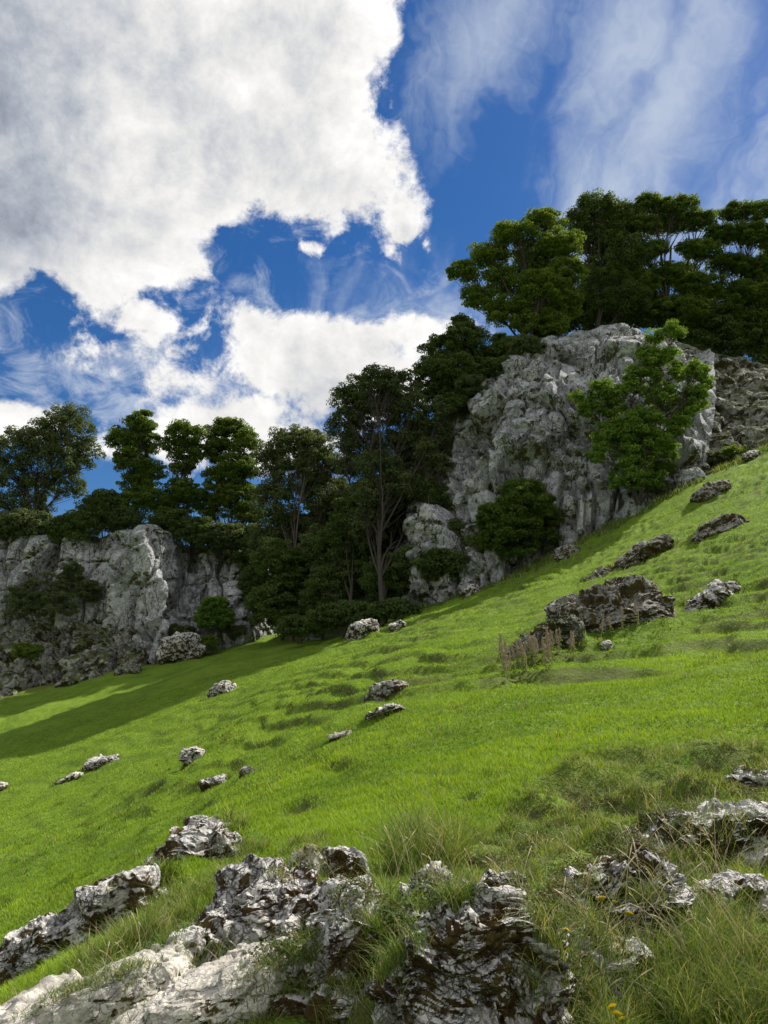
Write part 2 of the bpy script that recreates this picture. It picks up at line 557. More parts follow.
# ------------------------------------------------------------------ terrain height function
CTRL = [(384, 1024, 2.7), (0, 1024, 3.4), (768, 1024, 2.6), (384, 930, 3.5), (600, 930, 3.3), (384, 868, 4.6), (560, 860, 4.6), (250, 870, 5.4),
        (0, 1000, 5.0), (120, 905, 6.4), (0, 955, 10.5), (0, 880, 19), (0, 800, 38), (0, 768, 49), (0, 740, 57), (0, 715, 65),
        (384, 840, 5.6), (384, 800, 7.6), (384, 740, 12.5), (384, 700, 18), (384, 660, 27), (384, 630, 46),
        (700, 850, 4.4), (768, 780, 6.0), (768, 740, 8.2), (600, 740, 9.5), (768, 680, 12.5), (768, 600, 23), (768, 540, 33), (768, 490, 45),
        (768, 447, 58), (600, 680, 16.5), (600, 610, 32), (600, 550, 50), (480, 680, 20), (480, 620, 39), (500, 590, 54),
        (200, 800, 17), (200, 740, 34), (200, 700, 50), (250, 655, 68), (110, 800, 26), (110, 740, 46), (300, 680, 40), (300, 655, 60), (120, 690, 64), (200, 830, 9.5)]
# foot and crest of the rock wall: u,v,Y of the foot, u,v,Y of the crest
LEFT = [(-140, 655, 80, -140, 520, 84), (-60, 650, 80, -60, 526, 83), (0, 640, 80, 0, 534, 82), (60, 614, 80, 58, 537, 82),
        (98, 610, 80, 95, 538, 82.5), (118, 612, 78.5, 112, 529, 81.5), (150, 634, 75.5, 147, 526, 79.5), (164, 652, 75, 164, 530, 79.5),
        (172, 652, 78, 174, 541, 82.5), (198, 646, 79, 200, 543, 83), (236, 640, 79, 236, 549, 84), (256, 637, 82, 258, 562, 88),
        (285, 634, 86, 285, 560, 91)]
RIGHT = [(385, 632, 74, 385, 560, 80), (405, 616, 68, 402, 525, 76), (425, 606, 66, 425, 440, 75), (470, 590, 64, 468, 392, 75),
         (520, 571, 62, 520, 354, 75), (560, 553, 61, 556, 335, 76), (620, 520, 60, 615, 325, 77), (668, 497, 60, 660, 336, 79),
         (700, 480, 60, 708, 354, 81), (740, 462, 60, 768, 366, 83), (800, 432, 60, 860, 366, 86)]
BANKB = [(-140, 716, 69), (-60, 706, 70), (0, 697, 71), (60, 685, 72), (110, 672, 73), (150, 668, 73.5), (200, 655, 76), (245, 642, 79)]

ctrl = [pt(*c) for c in CTRL] + [pt(*s[:3]) for s in RIGHT] + [pt(*s) for s in BANKB] + [pt(*s[:3]) for s in LEFT[-2:]]
ctrl += [np.array(c) for c in ((0, 0, -1.55), (4, 0.5, -0.7), (-4, 0.5, -2.2), (0, -10, -2.0), (8, -8, 0.8), (-8, -8, -3.6), (15, 4, 2.6), (50, 40, 22.0),
                               (40, 15, 13), (-18, 8, -4.6), (-40, 20, -5.4), (-55, 45, -4.6))]
ctrl = np.array(ctrl)


def _tps_k(r2):
    return 0.5 * r2 * np.log(np.maximum(r2, 1e-9))


def _fit(C, lam):
    n = len(C)
    d = C[:, None, :2] - C[None, :, :2]
    K = _tps_k((d ** 2).sum(-1)) + lam * np.eye(n) * (C[:, 1:2] * 0.15 + 0.3)
    Pm = np.hstack([np.ones((n, 1)), C[:, :2]])
    A = np.block([[K, Pm], [Pm.T, np.zeros((3, 3))]])
    return np.linalg.solve(A, np.concatenate([C[:, 2], np.zeros(3)]))


TW = _fit(ctrl, 0.25)
foot = np.array([pt(*s) for s in BANKB] + [pt(*s[:3]) for s in LEFT[-2:]] + [pt(*s[:3]) for s in RIGHT])
crest = np.array([pt(*s[3:]) for s in LEFT] + [pt(*s[3:]) for s in RIGHT])


def lower(x, y):
    yb = np.interp(x, foot[:, 0], foot[:, 1])
    x = np.clip(x, -75, 62)
    y = np.clip(np.minimum(y, yb + 1.5), -25, 90)
    out = TW[-3] + TW[-2] * x + TW[-1] * y
    for i in range(len(ctrl)):
        out = out + TW[i] * _tps_k((x - ctrl[i, 0]) ** 2 + (y - ctrl[i, 1]) ** 2)
    return out


STEP = 0.50


def steps(x, y, z, P, d):
    """stock-worn terraces: height change, and a mask that is 1 on their bare risers"""
    am = sstep(d, 5, 16) * (1 - sstep(d, 75, 95)) * (0.3 + 0.7 * sstep(x / np.maximum(y, 1), -0.30, 0.10))
    q = (z - 0.10 * x) / STEP * 1.15 + 1.0 * fbm(P / 8, 3, 31) + 0.22 * fbm(P / 1.3, 2, 37)
    fr = q - np.floor(q)
    pk = sstep(fbm(P / 9, 2, 41), -0.50, 0.15)
    brk = sstep(fbm(P / 3.2, 3, 43), -0.35, 0.10)
    dz = (sstep(fr, 0.66, 0.98) - fr) * STEP * am * (0.15 + 0.70 * pk)
    rise = sstep(fr, 0.68, 0.80) * (1 - sstep(fr, 0.90, 0.98)) * am * pk * brk
    return dz, rise


def riser(x, y):
    P = np.stack([x, y, np.zeros_like(x)], 1)
    return steps(x, y, lower(x, y), P, np.hypot(x, y))[1]


MOUNDS = []
SEATED = False


def terrain(x, y, fine=True):
    x = np.asarray(x, float)
    y = np.asarray(y, float)
    sh = x.shape
    x, y = x.ravel(), y.ravel()
    z = lower(x, y)
    d = np.hypot(x, y)
    P = np.stack([x, y, np.zeros_like(x)], 1)
    z = z + steps(x, y, z, P, d)[0]
    if fine:
        z = z + 0.30 * fbm(P / 7.0, 3, 51) * sstep(d, 6, 22) + 0.035 * fbm(P / 0.55, 3, 57) + 0.05 * fbm(P / 1.5, 2, 58) * sstep(d, 2, 7)
        z = z + 0.10 * fbm(P / 1.9, 3, 61) * sstep(d, 7, 18)
        z = z + 0.13 * fbm(P / 0.9, 3, 63) * sstep(x / np.maximum(y, 1), 0.02, 0.25) * sstep(d, 3, 4.5) * (1 - sstep(d, 9, 12))
    for (hx, hy, r, dep, rise) in HOLLOWS:
        k = np.exp(-((x - hx) ** 2 + ((y - hy) / 1.0) ** 2) / (r * r))
        k2 = np.exp(-((x - hx - r * 0.3) ** 2 + (y - hy - r * 1.2) ** 2) / (r * r))
        z = z - dep * k + rise * k2
    if SEATED:
        for (cx, cy, cz, a, b_, c, tn) in MOUNDS:
            k = (np.abs(x - cx) < 3 * a + 1) & (np.abs(y - cy) < 4 * b_ + 3)
            if not k.any():
                continue
            xx, yy = x[k] - cx, y[k] - cy
            tgt = cz + tn * np.clip(xx, -a, a) + c
            wgt = sstep(yy, -0.25 * b_, 0.25 * b_) * (1 - sstep(yy, b_ * 0.6, b_ * 3.0 + 0.6)) * (1 - sstep(np.abs(xx), 0.6 * a, 1.6 * a + 0.08))
            wgt = wgt * (0.85 + 0.35 * fbm(P[k] / (0.5 * a), 2, 47))
            z[k] = z[k] + wgt * np.maximum(tgt - z[k], 0)
    yt = np.interp(x, crest[:, 0], crest[:, 1])
    zt = np.interp(x, crest[:, 0], crest[:, 2])
    up = zt - 0.5 + 0.05 * np.minimum(y - yt, 60) + 0.4 * fbm(P / 8, 2, 71)
    k = sstep(y, yt + 0.6, yt + 4.2)
    z = z * (1 - k) + up * k
    return z.reshape(sh)


HOLLOWS = []


def hit(u, v, y0=1.8, y1=95):
    """forward distance at which the pixel's ray meets the ground"""
    ax, az = ray(u, v)
    Y = np.geomspace(y0, y1, 900)
    dz = az * Y - terrain(ax * Y, Y)
    i = np.where(dz < 0)[0]
    if len(i) == 0:
        return y1
    i = max(i[0], 1)
    t = dz[i - 1] / (dz[i - 1] - dz[i] + 1e-9)
    return float(Y[i - 1] + t * (Y[i] - Y[i - 1]))


def onground(u, v):
    Y = hit(u, v)
    ax, _ = ray(u, v)
    return np.array([ax * Y, Y, float(terrain(np.array([ax * Y]), np.array([Y]))[0])])


# worn hollows under the turf lip, seen as dark scoops
_h = []
for (u, v, wpx) in ((578, 788, 80), (742, 772, 90), (655, 778, 50), (610, 838, 50), (528, 812, 40), (628, 815, 40), (300, 808, 36), (690, 795, 40), (470, 800, 26), (520, 838, 40), (640, 760, 36),
                    (150, 792, 26), (205, 810, 20), (700, 745, 30)):
    p = onground(u, v)
    r = wpx / 2 / F * p[1]
    _h.append((p[0], p[1], r, r * 0.75, r * 0.50))
HOLLOWS = _h

# ------------------------------------------------------------------ boulders and outcrops
FOOT = []          # (x, y, half width, half depth, cos, sin) kept free of grass


def cube_sphere(n):
    t = np.tan(np.linspace(-1, 1, n + 1) * pi / 4)
    a, b_ = np.meshgrid(t, t, indexing='ij')
    o = np.ones_like(a)
    Vs, Fs, k = [], [], 0
    for (p, fl) in (((a, b_, o), 0), ((a, b_, -o), 1), ((a, o, b_), 1), ((a, -o, b_), 0), ((o, a, b_), 0), ((-o, a, b_), 1)):
        P = np.stack(p, -1).reshape(-1, 3)
        f = grid_faces(n + 1, n + 1) + k
        if not fl:
            f = f[:, ::-1]
        Vs.append(P)
        Fs.append(f)
        k += len(P)
    Vs = np.concatenate(Vs)
    Vs /= np.linalg.norm(Vs, axis=1, keepdims=True)
    Fs = np.concatenate(Fs)
    _, idx, inv = np.unique(np.round(Vs, 5), axis=0, return_index=True, return_inverse=True)
    return Vs[idx], inv.reshape(-1)[Fs]


_CS = {}


def rot(ax, deg):
    c, s_ = math.cos(radians(deg)), math.sin(radians(deg))
    return np.array({'x': [[1, 0, 0], [0, c, -s_], [0, s_, c]], 'y': [[c, 0, s_], [0, 1, 0], [-s_, 0, c]], 'z': [[c, -s_, 0], [s_, c, 0], [0, 0, 1]]}[ax])


def rock(name, label, cat, u, v, w, h, roll, mat, seed, depth=0.8, n=None, rough=(0.30, 0.12, 0.045), box=0.75, group=None, sink=0.45, tilt=0, yaw=0,
         Y=None, dY=0.0, bed=1.0, clear=0.8, mound=None):
    """w, h: size in the photograph's pixels at the rock's own distance; roll: how its long side climbs to the right"""
    if Y is None:
        Y = hit(u, v + h * 0.42)
    s_ = Y / F * 1.02
    s_ *= 0.86 if Y > 9 else 1.0
    a, c = w / 2 * s_, h / 2 * s_ * (1 + sink)
    b_ = max(a, c) * depth
    Y = Y + dY + b_ * 0.35
    C = pt(u, v, Y) - np.array([0, 0, c * sink * 0.8])
    if n is None:
        n = int(np.clip(max(w, h) / 1.6, 16, 120))
    if n not in _CS:
        _CS[n] = cube_sphere(n)
    U, Fc = _CS[n]
    P = np.sign(U) * np.abs(U) ** box
    P = P / np.abs(P).max(1).mean() * 1.0
    P = P * np.array([a, b_, c])
    m3 = (a * b_ * c) ** (1 / 3) * 1.3
    lift = 1.0
    off = seed * 13.7
    nrm = U / np.array([a, b_, c])
    nrm /= np.linalg.norm(nrm, axis=1, keepdims=True)
    Q = P / m3 + off
    Q = Q + 0.35 * np.stack([perlin(Q * 1.3, seed), perlin(Q * 1.3, seed + 3), perlin(Q * 1.3, seed + 6)], 1)
    Qb = Q * np.array([1, 1, bed])
    rough = (min(rough[0], 0.32), rough[1] * 0.62, rough[2] * 0.55)
    D = rough[0] * m3 * facet(Qb * 1.15, seed, 1.4, 0.12) + rough[1] * m3 * facet(Qb * 2.9, seed + 11, 1.4, 0.22)
    D = D + rough[2] * m3 * facet(Qb * 8, seed + 21, 1.4, 0.3) + 0.16 * rough[0] * m3 * fbm(Q * 5, 4, seed)
    D = D - 0.10 * m3 * np.clip(np.abs(fbm(Q * np.array([1.2, 1.2, 3.0]), 3, seed + 31)) * -1 + 0.12, 0, 1) * 4 * rough[1]
    P = P + nrm * D[:, None]
    Rm = rot('z', yaw) @ rot('y', -roll) @ rot('x', tilt)
    P = P @ Rm.T
    me = make_mesh(name, P, [Fc], mat, True)
    try:
        me.set_sharp_from_angle(angle=radians(38))
    except Exception:
        pass
    ob = add(name, me, C, None, label, cat, group)
    if mound is None and name in ('outcrop', 'slab'):
        mound = 1.0 if Y > 9 else 0.72
        rough = (rough[0] * 0.8, rough[1], rough[2])
    if mound:
        MOUNDS.append((C[0], C[1], C[2], a, b_, c * mound, math.tan(radians(roll))))
    FOOT.append((C[0], C[1], a * clear, b_ * clear, math.cos(radians(yaw)), math.sin(radians(yaw))))
    return ob


G_F = 'pale stones lying scattered in the meadow'
# outcrops and stones across the slope
rock('outcrop', 'large dark rounded outcrop in the grass slope, dried stalks at its lower left', 'outcrop', 606, 612, 130, 46, 14,
     M_ROCKD, 1, 0.5, 110, (0.30, 0.22, 0.10), tilt=-20, bed=1.6)
rock('outcrop', 'low brown earthy shoulder of rock trailing down left from the large dark outcrop', 'outcrop', 545, 640, 84, 20, 28, M_BANK, 2, 0.5, 70,
     (0.25, 0.2, 0.1), tilt=-20)
rock('outcrop', 'flat grey slab slanting out of the turf right of the large dark outcrop', 'outcrop', 705, 597, 54, 13, 27, M_ROCK, 3, 0.7, 50, tilt=-25, sink=1.0, mound=1.25)
rock('outcrop', 'small tip of grey rock up and right of the flat slanting slab', 'outcrop', 728, 586, 24, 9, 22, M_ROCK, 4, 0.7, 30, tilt=-25, sink=1.0, mound=1.25)
rock('outcrop', 'long dark ledge near the right edge, highest but one on the open slope', 'outcrop', 718, 528, 60, 13, 20, M_ROCKD, 5, 0.7, 60, tilt=-25, bed=2, sink=1.0, mound=1.25)
rock('outcrop', 'narrow grey ledge high on the slope under the rocky shoulder of the cliff', 'outcrop', 712, 491, 44, 10, 26, M_ROCKD, 6, 0.7, 50, tilt=-25, sink=1.0, mound=1.25)
rock('outcrop', 'broken strip of dark rock running up the slope above the large dark outcrop', 'outcrop', 640, 556, 80, 9, 28, M_ROCKD, 7, 0.6, 70, tilt=-25, sink=1.0, mound=1.25)
rock('outcrop', 'lower end of the broken dark strip, almost lost in the turf', 'outcrop', 598, 574, 36, 8, 22, M_ROCKD, 8, 0.6, 40, tilt=-25, sink=1.0, mound=1.25)
rock('boulder', 'small dark rock mound on the slope below the cliff foot', 'boulder', 567, 552, 26, 11, 12, M_ROCKD, 9, 0.8, 30)
rock('boulder', 'grey boulder at the top of the grass beside the bright bush', 'boulder', 690, 478, 26, 18, 10, M_CLIFF, 10, 0.9, 40)
rock('boulder', 'pale grey rock knob at the right edge below the ledges of the cliff', 'boulder', 752, 440, 36, 20, 18, M_CLIFF, 12, 0.9, 40)
rock('boulder', 'small grey stone at the crown of the slope near the right edge', 'boulder', 752, 456, 16, 8, 18, M_ROCK, 13, 0.9, 24)
rock('boulder', 'low dark rock with pale streaks in the middle of the meadow', 'boulder', 386, 692, 46, 15, 16, M_ROCKD, 14, 0.7, 50, tilt=-15)
rock('boulder', 'thin flat stone strip just below the low dark rock in the meadow', 'boulder', 385, 712, 38, 7, 18, M_ROCK, 15, 0.7, 36, tilt=-15)
rock('boulder', 'flat whitish stone sunk in the grass left of the thin strip', 'boulder', 341, 735, 22, 5, 10, M_SLAB, 16, 0.8, 24)
rock('boulder', 'grey streaked stone at the foot of the gully trees', 'boulder', 363, 630, 32, 15, 26, M_ROCK, 17, 0.8, 36)
rock('boulder', 'small grey stone right of the streaked one by the gully trees', 'boulder', 397, 626, 17, 9, 20, M_ROCK, 18, 0.8, 24)
rock('boulder', 'grey stone at the shaded edge of the slope under the cliff bushes', 'boulder', 470, 591, 18, 9, 20, M_ROCK, 19, 0.8, 24)
rock('boulder', 'dark stone on the boundary of the tree shadow in the valley', 'boulder', 223, 689, 26, 12, 24, M_ROCK, 20, 0.8, 30)
rock('boulder', 'big squarish boulder resting at the foot of the left cliff bank', 'boulder', 181, 648, 40, 28, 6, M_ROCK, 21, 0.8, 60, (0.3, 0.18, 0.06), sink=0.1)
rock('boulder', 'low brown-grey boulder left of the big squarish one', 'boulder', 128, 668, 24, 12, 15, M_BANK, 22, 0.8, 30)
rock('boulder', 'pale pointed boulder tilted in the open meadow', 'boulder', 193, 755, 20, 15, 30, M_ROCK, 23, 0.8, 36, group=None)
rock('boulder', 'pale lumpy stone below the pointed boulder in the meadow', 'boulder', 216, 782, 28, 9, 8, M_ROCK, 24, 0.8, 36)
rock('boulder', 'small rusty brown stone right of the lumpy pale one', 'boulder', 247, 772, 13, 8, 10, M_ROCKD, 25, 0.8, 24)
rock('boulder', 'longer of the two flat pale stones in the left of the meadow, upper one', 'boulder', 102, 761, 33, 8, 17, M_ROCK, 26, 0.7, 36)
rock('boulder', 'shorter flat pale stone, lower left of the long one', 'boulder', 68, 779, 26, 5, 25, M_ROCK, 27, 0.7, 30)
rock('boulder', 'small pale stone cut by the left edge of the photo', 'boulder', 1, 787, 12, 9, 8, M_ROCK, 28, 0.8, 20)
rock('boulder', 'small dark-and-white stone below the large dark outcrop', 'boulder', 606, 646, 14, 9, 30, M_ROCK, 29, 0.8, 24)
rock('boulder', 'upright pale block standing in the bushes at the cliff foot', 'boulder', 419, 578, 15, 26, 4, M_CLIFF, 30, 0.8, 36, Y=64, sink=0.3)
rock('boulder', 'dark block at the edge of the gully trees', 'boulder', 316, 632, 18, 18, 0, M_CLIFF, 32, 0.8, 30)
rock('boulder', 'broken grey ledge at the cliff foot under the dark bush', 'boulder', 490, 560, 70, 15, 18, M_CLIFF, 33, 0.4, 50, Y=62.5)

# foreground limestone
rock('outcrop', 'narrow foreground ridge at lower left with white top and black leaning face', 'outcrop', 98, 922, 126, 36, 36, M_NEAR, 40, 0.55, 120, (0.30, 0.16, 0.07), tilt=-15)
rock('outcrop', 'black tail of the lower left ridge running down to the left edge', 'outcrop', 28, 962, 84, 34, 44, M_NEAR, 41, 0.5, 90, (0.30, 0.16, 0.07))
rock('outcrop', 'brown knobbly hump between the white-topped ridge and the upper dark rock', 'outcrop', 122, 912, 62, 30, 25, M_NEAR, 48, 0.5, 80, dY=0.15)
rock('outcrop', 'upper dark rock with a white crest, above and right of the lower left ridge', 'outcrop', 188, 860, 86, 38, 36, M_NEAR, 42, 0.6, 110, (0.32, 0.2, 0.08))
rock('outcrop', 'big mossy overhanging rock with a pale cap in the middle foreground', 'outcrop', 256, 920, 112, 58, 14, M_NEAR, 43, 0.7, 120, (0.34, 0.2, 0.08), sink=0.12)
rock('outcrop', 'grey block capped with turf, top of the middle foreground group', 'outcrop', 326, 876, 62, 38, 6, M_NEAR, 44, 0.7, 100, (0.34, 0.16, 0.07))
rock('outcrop', 'pale fractured block right of the big mossy rock', 'outcrop', 330, 929, 100, 50, 24, M_NEAR, 45, 0.6, 120, (0.36, 0.22, 0.09))
rock('outcrop', 'crumbling dark block with white lumps, between the fractured block and the layered rock', 'outcrop', 376, 962, 70, 90, 20, M_NEAR, 46, 0.6, 120, (0.36, 0.25, 0.1), dY=0.05)
rock('boulder', 'blue-grey boulder wedged under the big mossy rock', 'boulder', 196, 958, 54, 42, 8, M_ROCK, 47, 0.8, 90, (0.34, 0.12, 0.04))
rock('slab', 'smooth pale slab lying below the blue-grey boulder', 'rock slab', 204, 1000, 176, 40, 22, M_SLAB, 50, 0.6, 120, (0.10, 0.10, 0.06), tilt=-8, box=0.75, mound=0.3)
rock('slab', 'cream slab in the bottom left corner, partly under grass', 'rock slab', 78, 1004, 190, 36, 22, M_SLAB, 51, 0.6, 120, (0.10, 0.11, 0.06), tilt=-8, box=0.75, mound=0.3)
rock('outcrop', 'large layered rock face of thin dark and white beds at the bottom centre', 'outcrop', 478, 985, 140, 128, 4, M_NEAR, 52, 0.5, 130, (0.24, 0.20, 0.12), bed=1.7, sink=0.3)
rock('outcrop', 'white-capped ledge on top of the layered rock face', 'outcrop', 506, 912, 74, 50, -12, M_NEAR, 53, 0.6, 110, (0.3, 0.24, 0.12), bed=2.0)
rock('outcrop', 'small white-flecked knob at the upper left of the layered rock face', 'outcrop', 436, 906, 46, 56, 10, M_NEAR, 54, 0.6, 90, (0.34, 0.24, 0.12), bed=1.6)
rock('outcrop', 'cracked grey rock behind the yellow flowers', 'outcrop', 624, 904, 104, 72, 6, M_NEAR, 55, 0.6, 120, (0.30, 0.24, 0.12), bed=1.8, mound=0.3)
rock('outcrop', 'wide pale rock with a mossy end jutting out at the right edge', 'outcrop', 712, 838, 132, 46, 14, M_ROCK, 56, 0.5, 120, (0.30, 0.2, 0.08), bed=1.6)
rock('outcrop', 'low pale lip of rock above the wide right-hand rock', 'outcrop', 752, 778, 44, 12, 8, M_ROCK, 57, 0.6, 50)
rock('boulder', 'white stone at the bottom edge left of the layered rock face', 'boulder', 352, 1008, 56, 34, 12, M_NEAR, 58, 0.7, 80)



SEATED = True
rock('outcrop', 'low rib of rock half sunk in long grass near the right edge', 'outcrop', 716, 902, 90, 30, 10, M_NEAR, 67, 0.6, 90, bed=1.6, mound=0.5)
rock('outcrop', 'knob of layered rock low at the bottom edge between the two rock groups', 'outcrop', 408, 1000, 50, 40, 10, M_NEAR, 59, 0.6, 80, bed=1.6, mound=0.6)
rock('outcrop', 'broken rib joining the layered rock face to the cracked rock on its right', 'outcrop', 566, 925, 50, 46, -10, M_NEAR, 60, 0.6, 80, bed=1.6, mound=0.8)
rock('outcrop', 'flat mossy rib of rock in the dip left of the layered rock face', 'outcrop', 400, 930, 56, 30, 16, M_NEAR, 64, 0.6, 80, mound=0.5)
rock('outcrop', 'low shelf of rock under the yellow flowers', 'outcrop', 600, 962, 80, 40, -6, M_NEAR, 65, 0.6, 90, bed=1.6, mound=0.4)
rock('outcrop', 'squat rock filling the gap under the fractured block', 'outcrop', 322, 975, 76, 46, 14, M_NEAR, 66, 0.6, 90, mound=0.4)
rock('boulder', 'tiny pale stone showing in the rough turf above the cracked grey rock', 'boulder', 664, 868, 14, 8, 5, M_ROCK, 61, 0.8, 24)
rock('boulder', 'small pale stone at the left tip of the wide right-hand rock', 'boulder', 662, 834, 22, 12, 20, M_ROCK, 62, 0.8, 30)

# terrain sheet: rings about the viewpoint, dense in front, reaching the horizon
az_f = np.radians(np.linspace(-37, 37, 620))
az_b = np.radians(np.linspace(37, 323, 74))[1:-1]
AZ = np.concatenate([az_f, az_b])
R = np.concatenate([[0.02], np.geomspace(0.4, 108, 600), np.geomspace(112, 5000, 40)])
RR, AA = np.meshgrid(R, AZ, indexing='ij')
X, Yg = RR * np.sin(AA), RR * np.cos(AA)
Z = terrain(X, Yg)
nr, nc = X.shape
V = np.stack([X.ravel(), Yg.ravel(), Z.ravel()], 1)
fc = grid_faces(nr, nc)
i = np.arange(nr - 1)
wrap = np.stack([i * nc + nc - 1, i * nc, (i + 1) * nc, (i + 1) * nc + nc - 1], 1)
fc = np.concatenate([fc, wrap])[:, ::-1]
soil = np.zeros(len(V))
for (hx, hy, r, dep, rise) in HOLLOWS:
    soil = np.maximum(soil, np.exp(-((V[:, 0] - hx) ** 2 + (V[:, 1] - hy) ** 2) / (r * r * 0.6)))
dd = np.hypot(V[:, 0], V[:, 1])
rough_r = 4.6 + 5.0 * sstep(V[:, 0] / np.maximum(V[:, 1], 0.5), 0.02, 0.35)
near_rough = sstep(rough_r - dd, -0.8, 1.2) * (0.35 + 0.5 * fbm(V * np.array([1, 1, 0]) / 0.5, 3, 81))
soil = np.clip(np.maximum(soil * 1.2, near_rough), 0, 1)
soil = np.maximum(soil, riser(V[:, 0], V[:, 1]) * 0.55)
yb = np.interp(V[:, 0], foot[:, 0], foot[:, 1])
soil = np.maximum(soil, 0.75 * sstep(V[:, 1], yb - 1.0, yb + 1.5))
ground_me = make_mesh('hillside_terrain', V, [fc], M_GROUND, True, {'soil': soil})
add('hillside_terrain', ground_me, kind='structure')


# ------------------------------------------------------------------ cliffs
def resample(St, n):
    St = np.array(St)
    L = np.concatenate([[0], np.cumsum(np.linalg.norm(np.diff(St, axis=0), axis=1))])
    t = np.linspace(0, L[-1], n)
    return np.stack([np.interp(t, L, St[:, j]) for j in range(St.shape[1])], 1)


def rock_wall(name, feet, tops, pitch, seed, amp, mat, label, cat, prof=1.5, back=9.0, under=2.0, aniso=(1, 1, 1), rnd=3, joints=1.0):
    S = np.hstack([np.array(feet), np.array(tops)])
    Lw = np.linalg.norm(np.diff(S[:, :3], axis=0), axis=1).sum()
    n = int(Lw / pitch)
    S = resample(S, n)
    for _ in range(rnd):
        S[1:-1] = 0.25 * S[:-2] + 0.5 * S[1:-1] + 0.25 * S[2:]
    H = np.linalg.norm(S[:, 3:] - S[:, :3], axis=1).mean()
    m_ = int(H / pitch)
    t = np.concatenate([np.linspace(-under / H, 1, m_), 1 + np.linspace(0, 1, int(back / pitch / 1.5))[1:]])
    T = t[:, None]
    tc = np.clip(T, 0, 1)
    B, Tp = S[None, :, :3], S[None, :, 3:]
    gy = np.clip(T, -1, 1)
    gy = np.where(gy > 0, np.abs(gy) ** prof, gy * 0.3)
    hz = np.where(T > 0, 1 - (1 - tc) ** 1.18, T)
    Px = B[..., 0] * (1 - tc) + Tp[..., 0] * tc
    Py = B[..., 1] + (Tp[..., 1] - B[..., 1]) * gy + np.clip(T - 1, 0, 1) * back
    Pz = B[..., 2] + (Tp[..., 2] - B[..., 2]) * hz - np.clip(T - 1, 0, 1) ** 2 * 1.6 + np.sin(np.clip(T - 1, 0, 1) * pi) * 0.25
    G = np.stack([Px, Py, Pz], -1)
    du = np.gradient(G, axis=1)
    dv = np.gradient(G, axis=0)
    Nn = np.cross(du, dv)
    Nn /= np.linalg.norm(Nn, axis=-1, keepdims=True) + 1e-9
    Nn[..., 2] *= 0.6
    P = G.reshape(-1, 3)
    Q = P / np.array(aniso)
    wob = np.stack([fbm(P / 5, 3, seed + 40), fbm(P / 5, 3, seed + 50), fbm(P / 5, 3, seed + 60)], 1) * 0.4
    Q = Q + wob
    D = amp[0] * facet(Q / np.array([5.2, 5.2, 11.0]), seed, 1.5, 0.22, 0.06)
    D = D + amp[1] * facet(Q / np.array([2.1, 2.1, 3.2]) + 3.3, seed + 9, 1.5, 0.3, 0.07)
    D = D + amp[2] * facet(Q / np.array([0.8, 0.8, 0.9]) + 7.7, seed + 17, 1.5, 0.3, 0.10)
    D = D + amp[3] * fbm(P / 3.0, 4, seed + 23) + amp[3] * 0.4 * np.abs(fbm(P / np.array([2.5, 2.5, .7]), 3, seed + 29))
    jt = np.abs(perlin(Q / np.array([2.6, 2.6, 16.0]) + 1.1, seed + 71))
    D = D - joints * np.clip(1 - jt / 0.07, 0, 1) ** 0.7
    jt = np.abs(perlin(Q / np.array([9.0, 9.0, 2.2]) + 4.1, seed + 75))
    D = D - joints * 0.5 * np.clip(1 - jt / 0.06, 0, 1)
    fade = np.broadcast_to(1 - 0.75 * sstep(T, 1.05, 1.6), G.shape[:2]).reshape(-1)
    e = np.linspace(0, 1, G.shape[1])
    ends = sstep(e, 0, 0.05) * (1 - sstep(e, 0.95, 1))
    fade = fade * (0.25 + 0.75 * np.broadcast_to(ends[None, :], G.shape[:2]).reshape(-1))
    fade = fade * np.broadcast_to(1 - 0.6 * sstep(T, 0.80, 1.0), G.shape[:2]).reshape(-1)
    P = P + Nn.reshape(-1, 3) * (D * fade)[:, None]
    base = P[np.argmin(P[:, 2])] * 0 + np.array([S[:, 0].mean(), S[:, 1].mean(), S[:, 2].mean()])
    me = make_mesh(name, P - base, [grid_faces(*G.shape[:2])], mat, True)
    try:
        me.set_sharp_from_angle(angle=radians(42))
    except Exception:
        pass
    return add(name, me, base, None, label, cat)


rock_wall('cliff', [pt(*s[:3]) for s in LEFT], [pt(*s[3:]) for s in LEFT], 0.13, 5, (3.0, 0.55, 0.20, 0.12), M_CLIFF,
          'low pale limestone cliff with a jutting pillar, below the row of trees on the left', 'cliff', 1.2, 7.0, 2.5, (1, 1, 1.5))
rock_wall('cliff', [pt(*s[:3]) for s in RIGHT[:9]], [pt(*s[3:]) for s in RIGHT[:9]], 0.15, 77, (3.2, 1.0, 0.32, 0.22), M_CLIFF,
          'high domed grey limestone cliff above the grass slope, behind the bright bush', 'cliff', 1.5, 8.0, 3.0, (1, 1, 1.2))
rock_wall('rocky_hillside', [pt(*s[:3]) for s in RIGHT[7:]], [pt(*s[3:]) for s in RIGHT[7:]], 0.16, 177, (1.5, 0.9, 0.35, 0.4), M_BANK,
          'stepped ledges of rock and thin turf right of the high cliff, at the right edge', 'rocky hillside', 1.05, 6.0, 2.0, (1.6, 1.6, 0.6))
bank_top = [np.array([p[0], p[1] + 1.5, p[2]]) + np.array([0, 0, 0.4]) for p in
            [pt(-140, 652, 79.5), pt(-60, 647, 79.5), pt(0, 634, 79.3), pt(60, 612, 79.5), pt(105, 612, 78.5), pt(150, 640, 76.5),
             pt(200, 646, 78), pt(248, 640, 80)]]
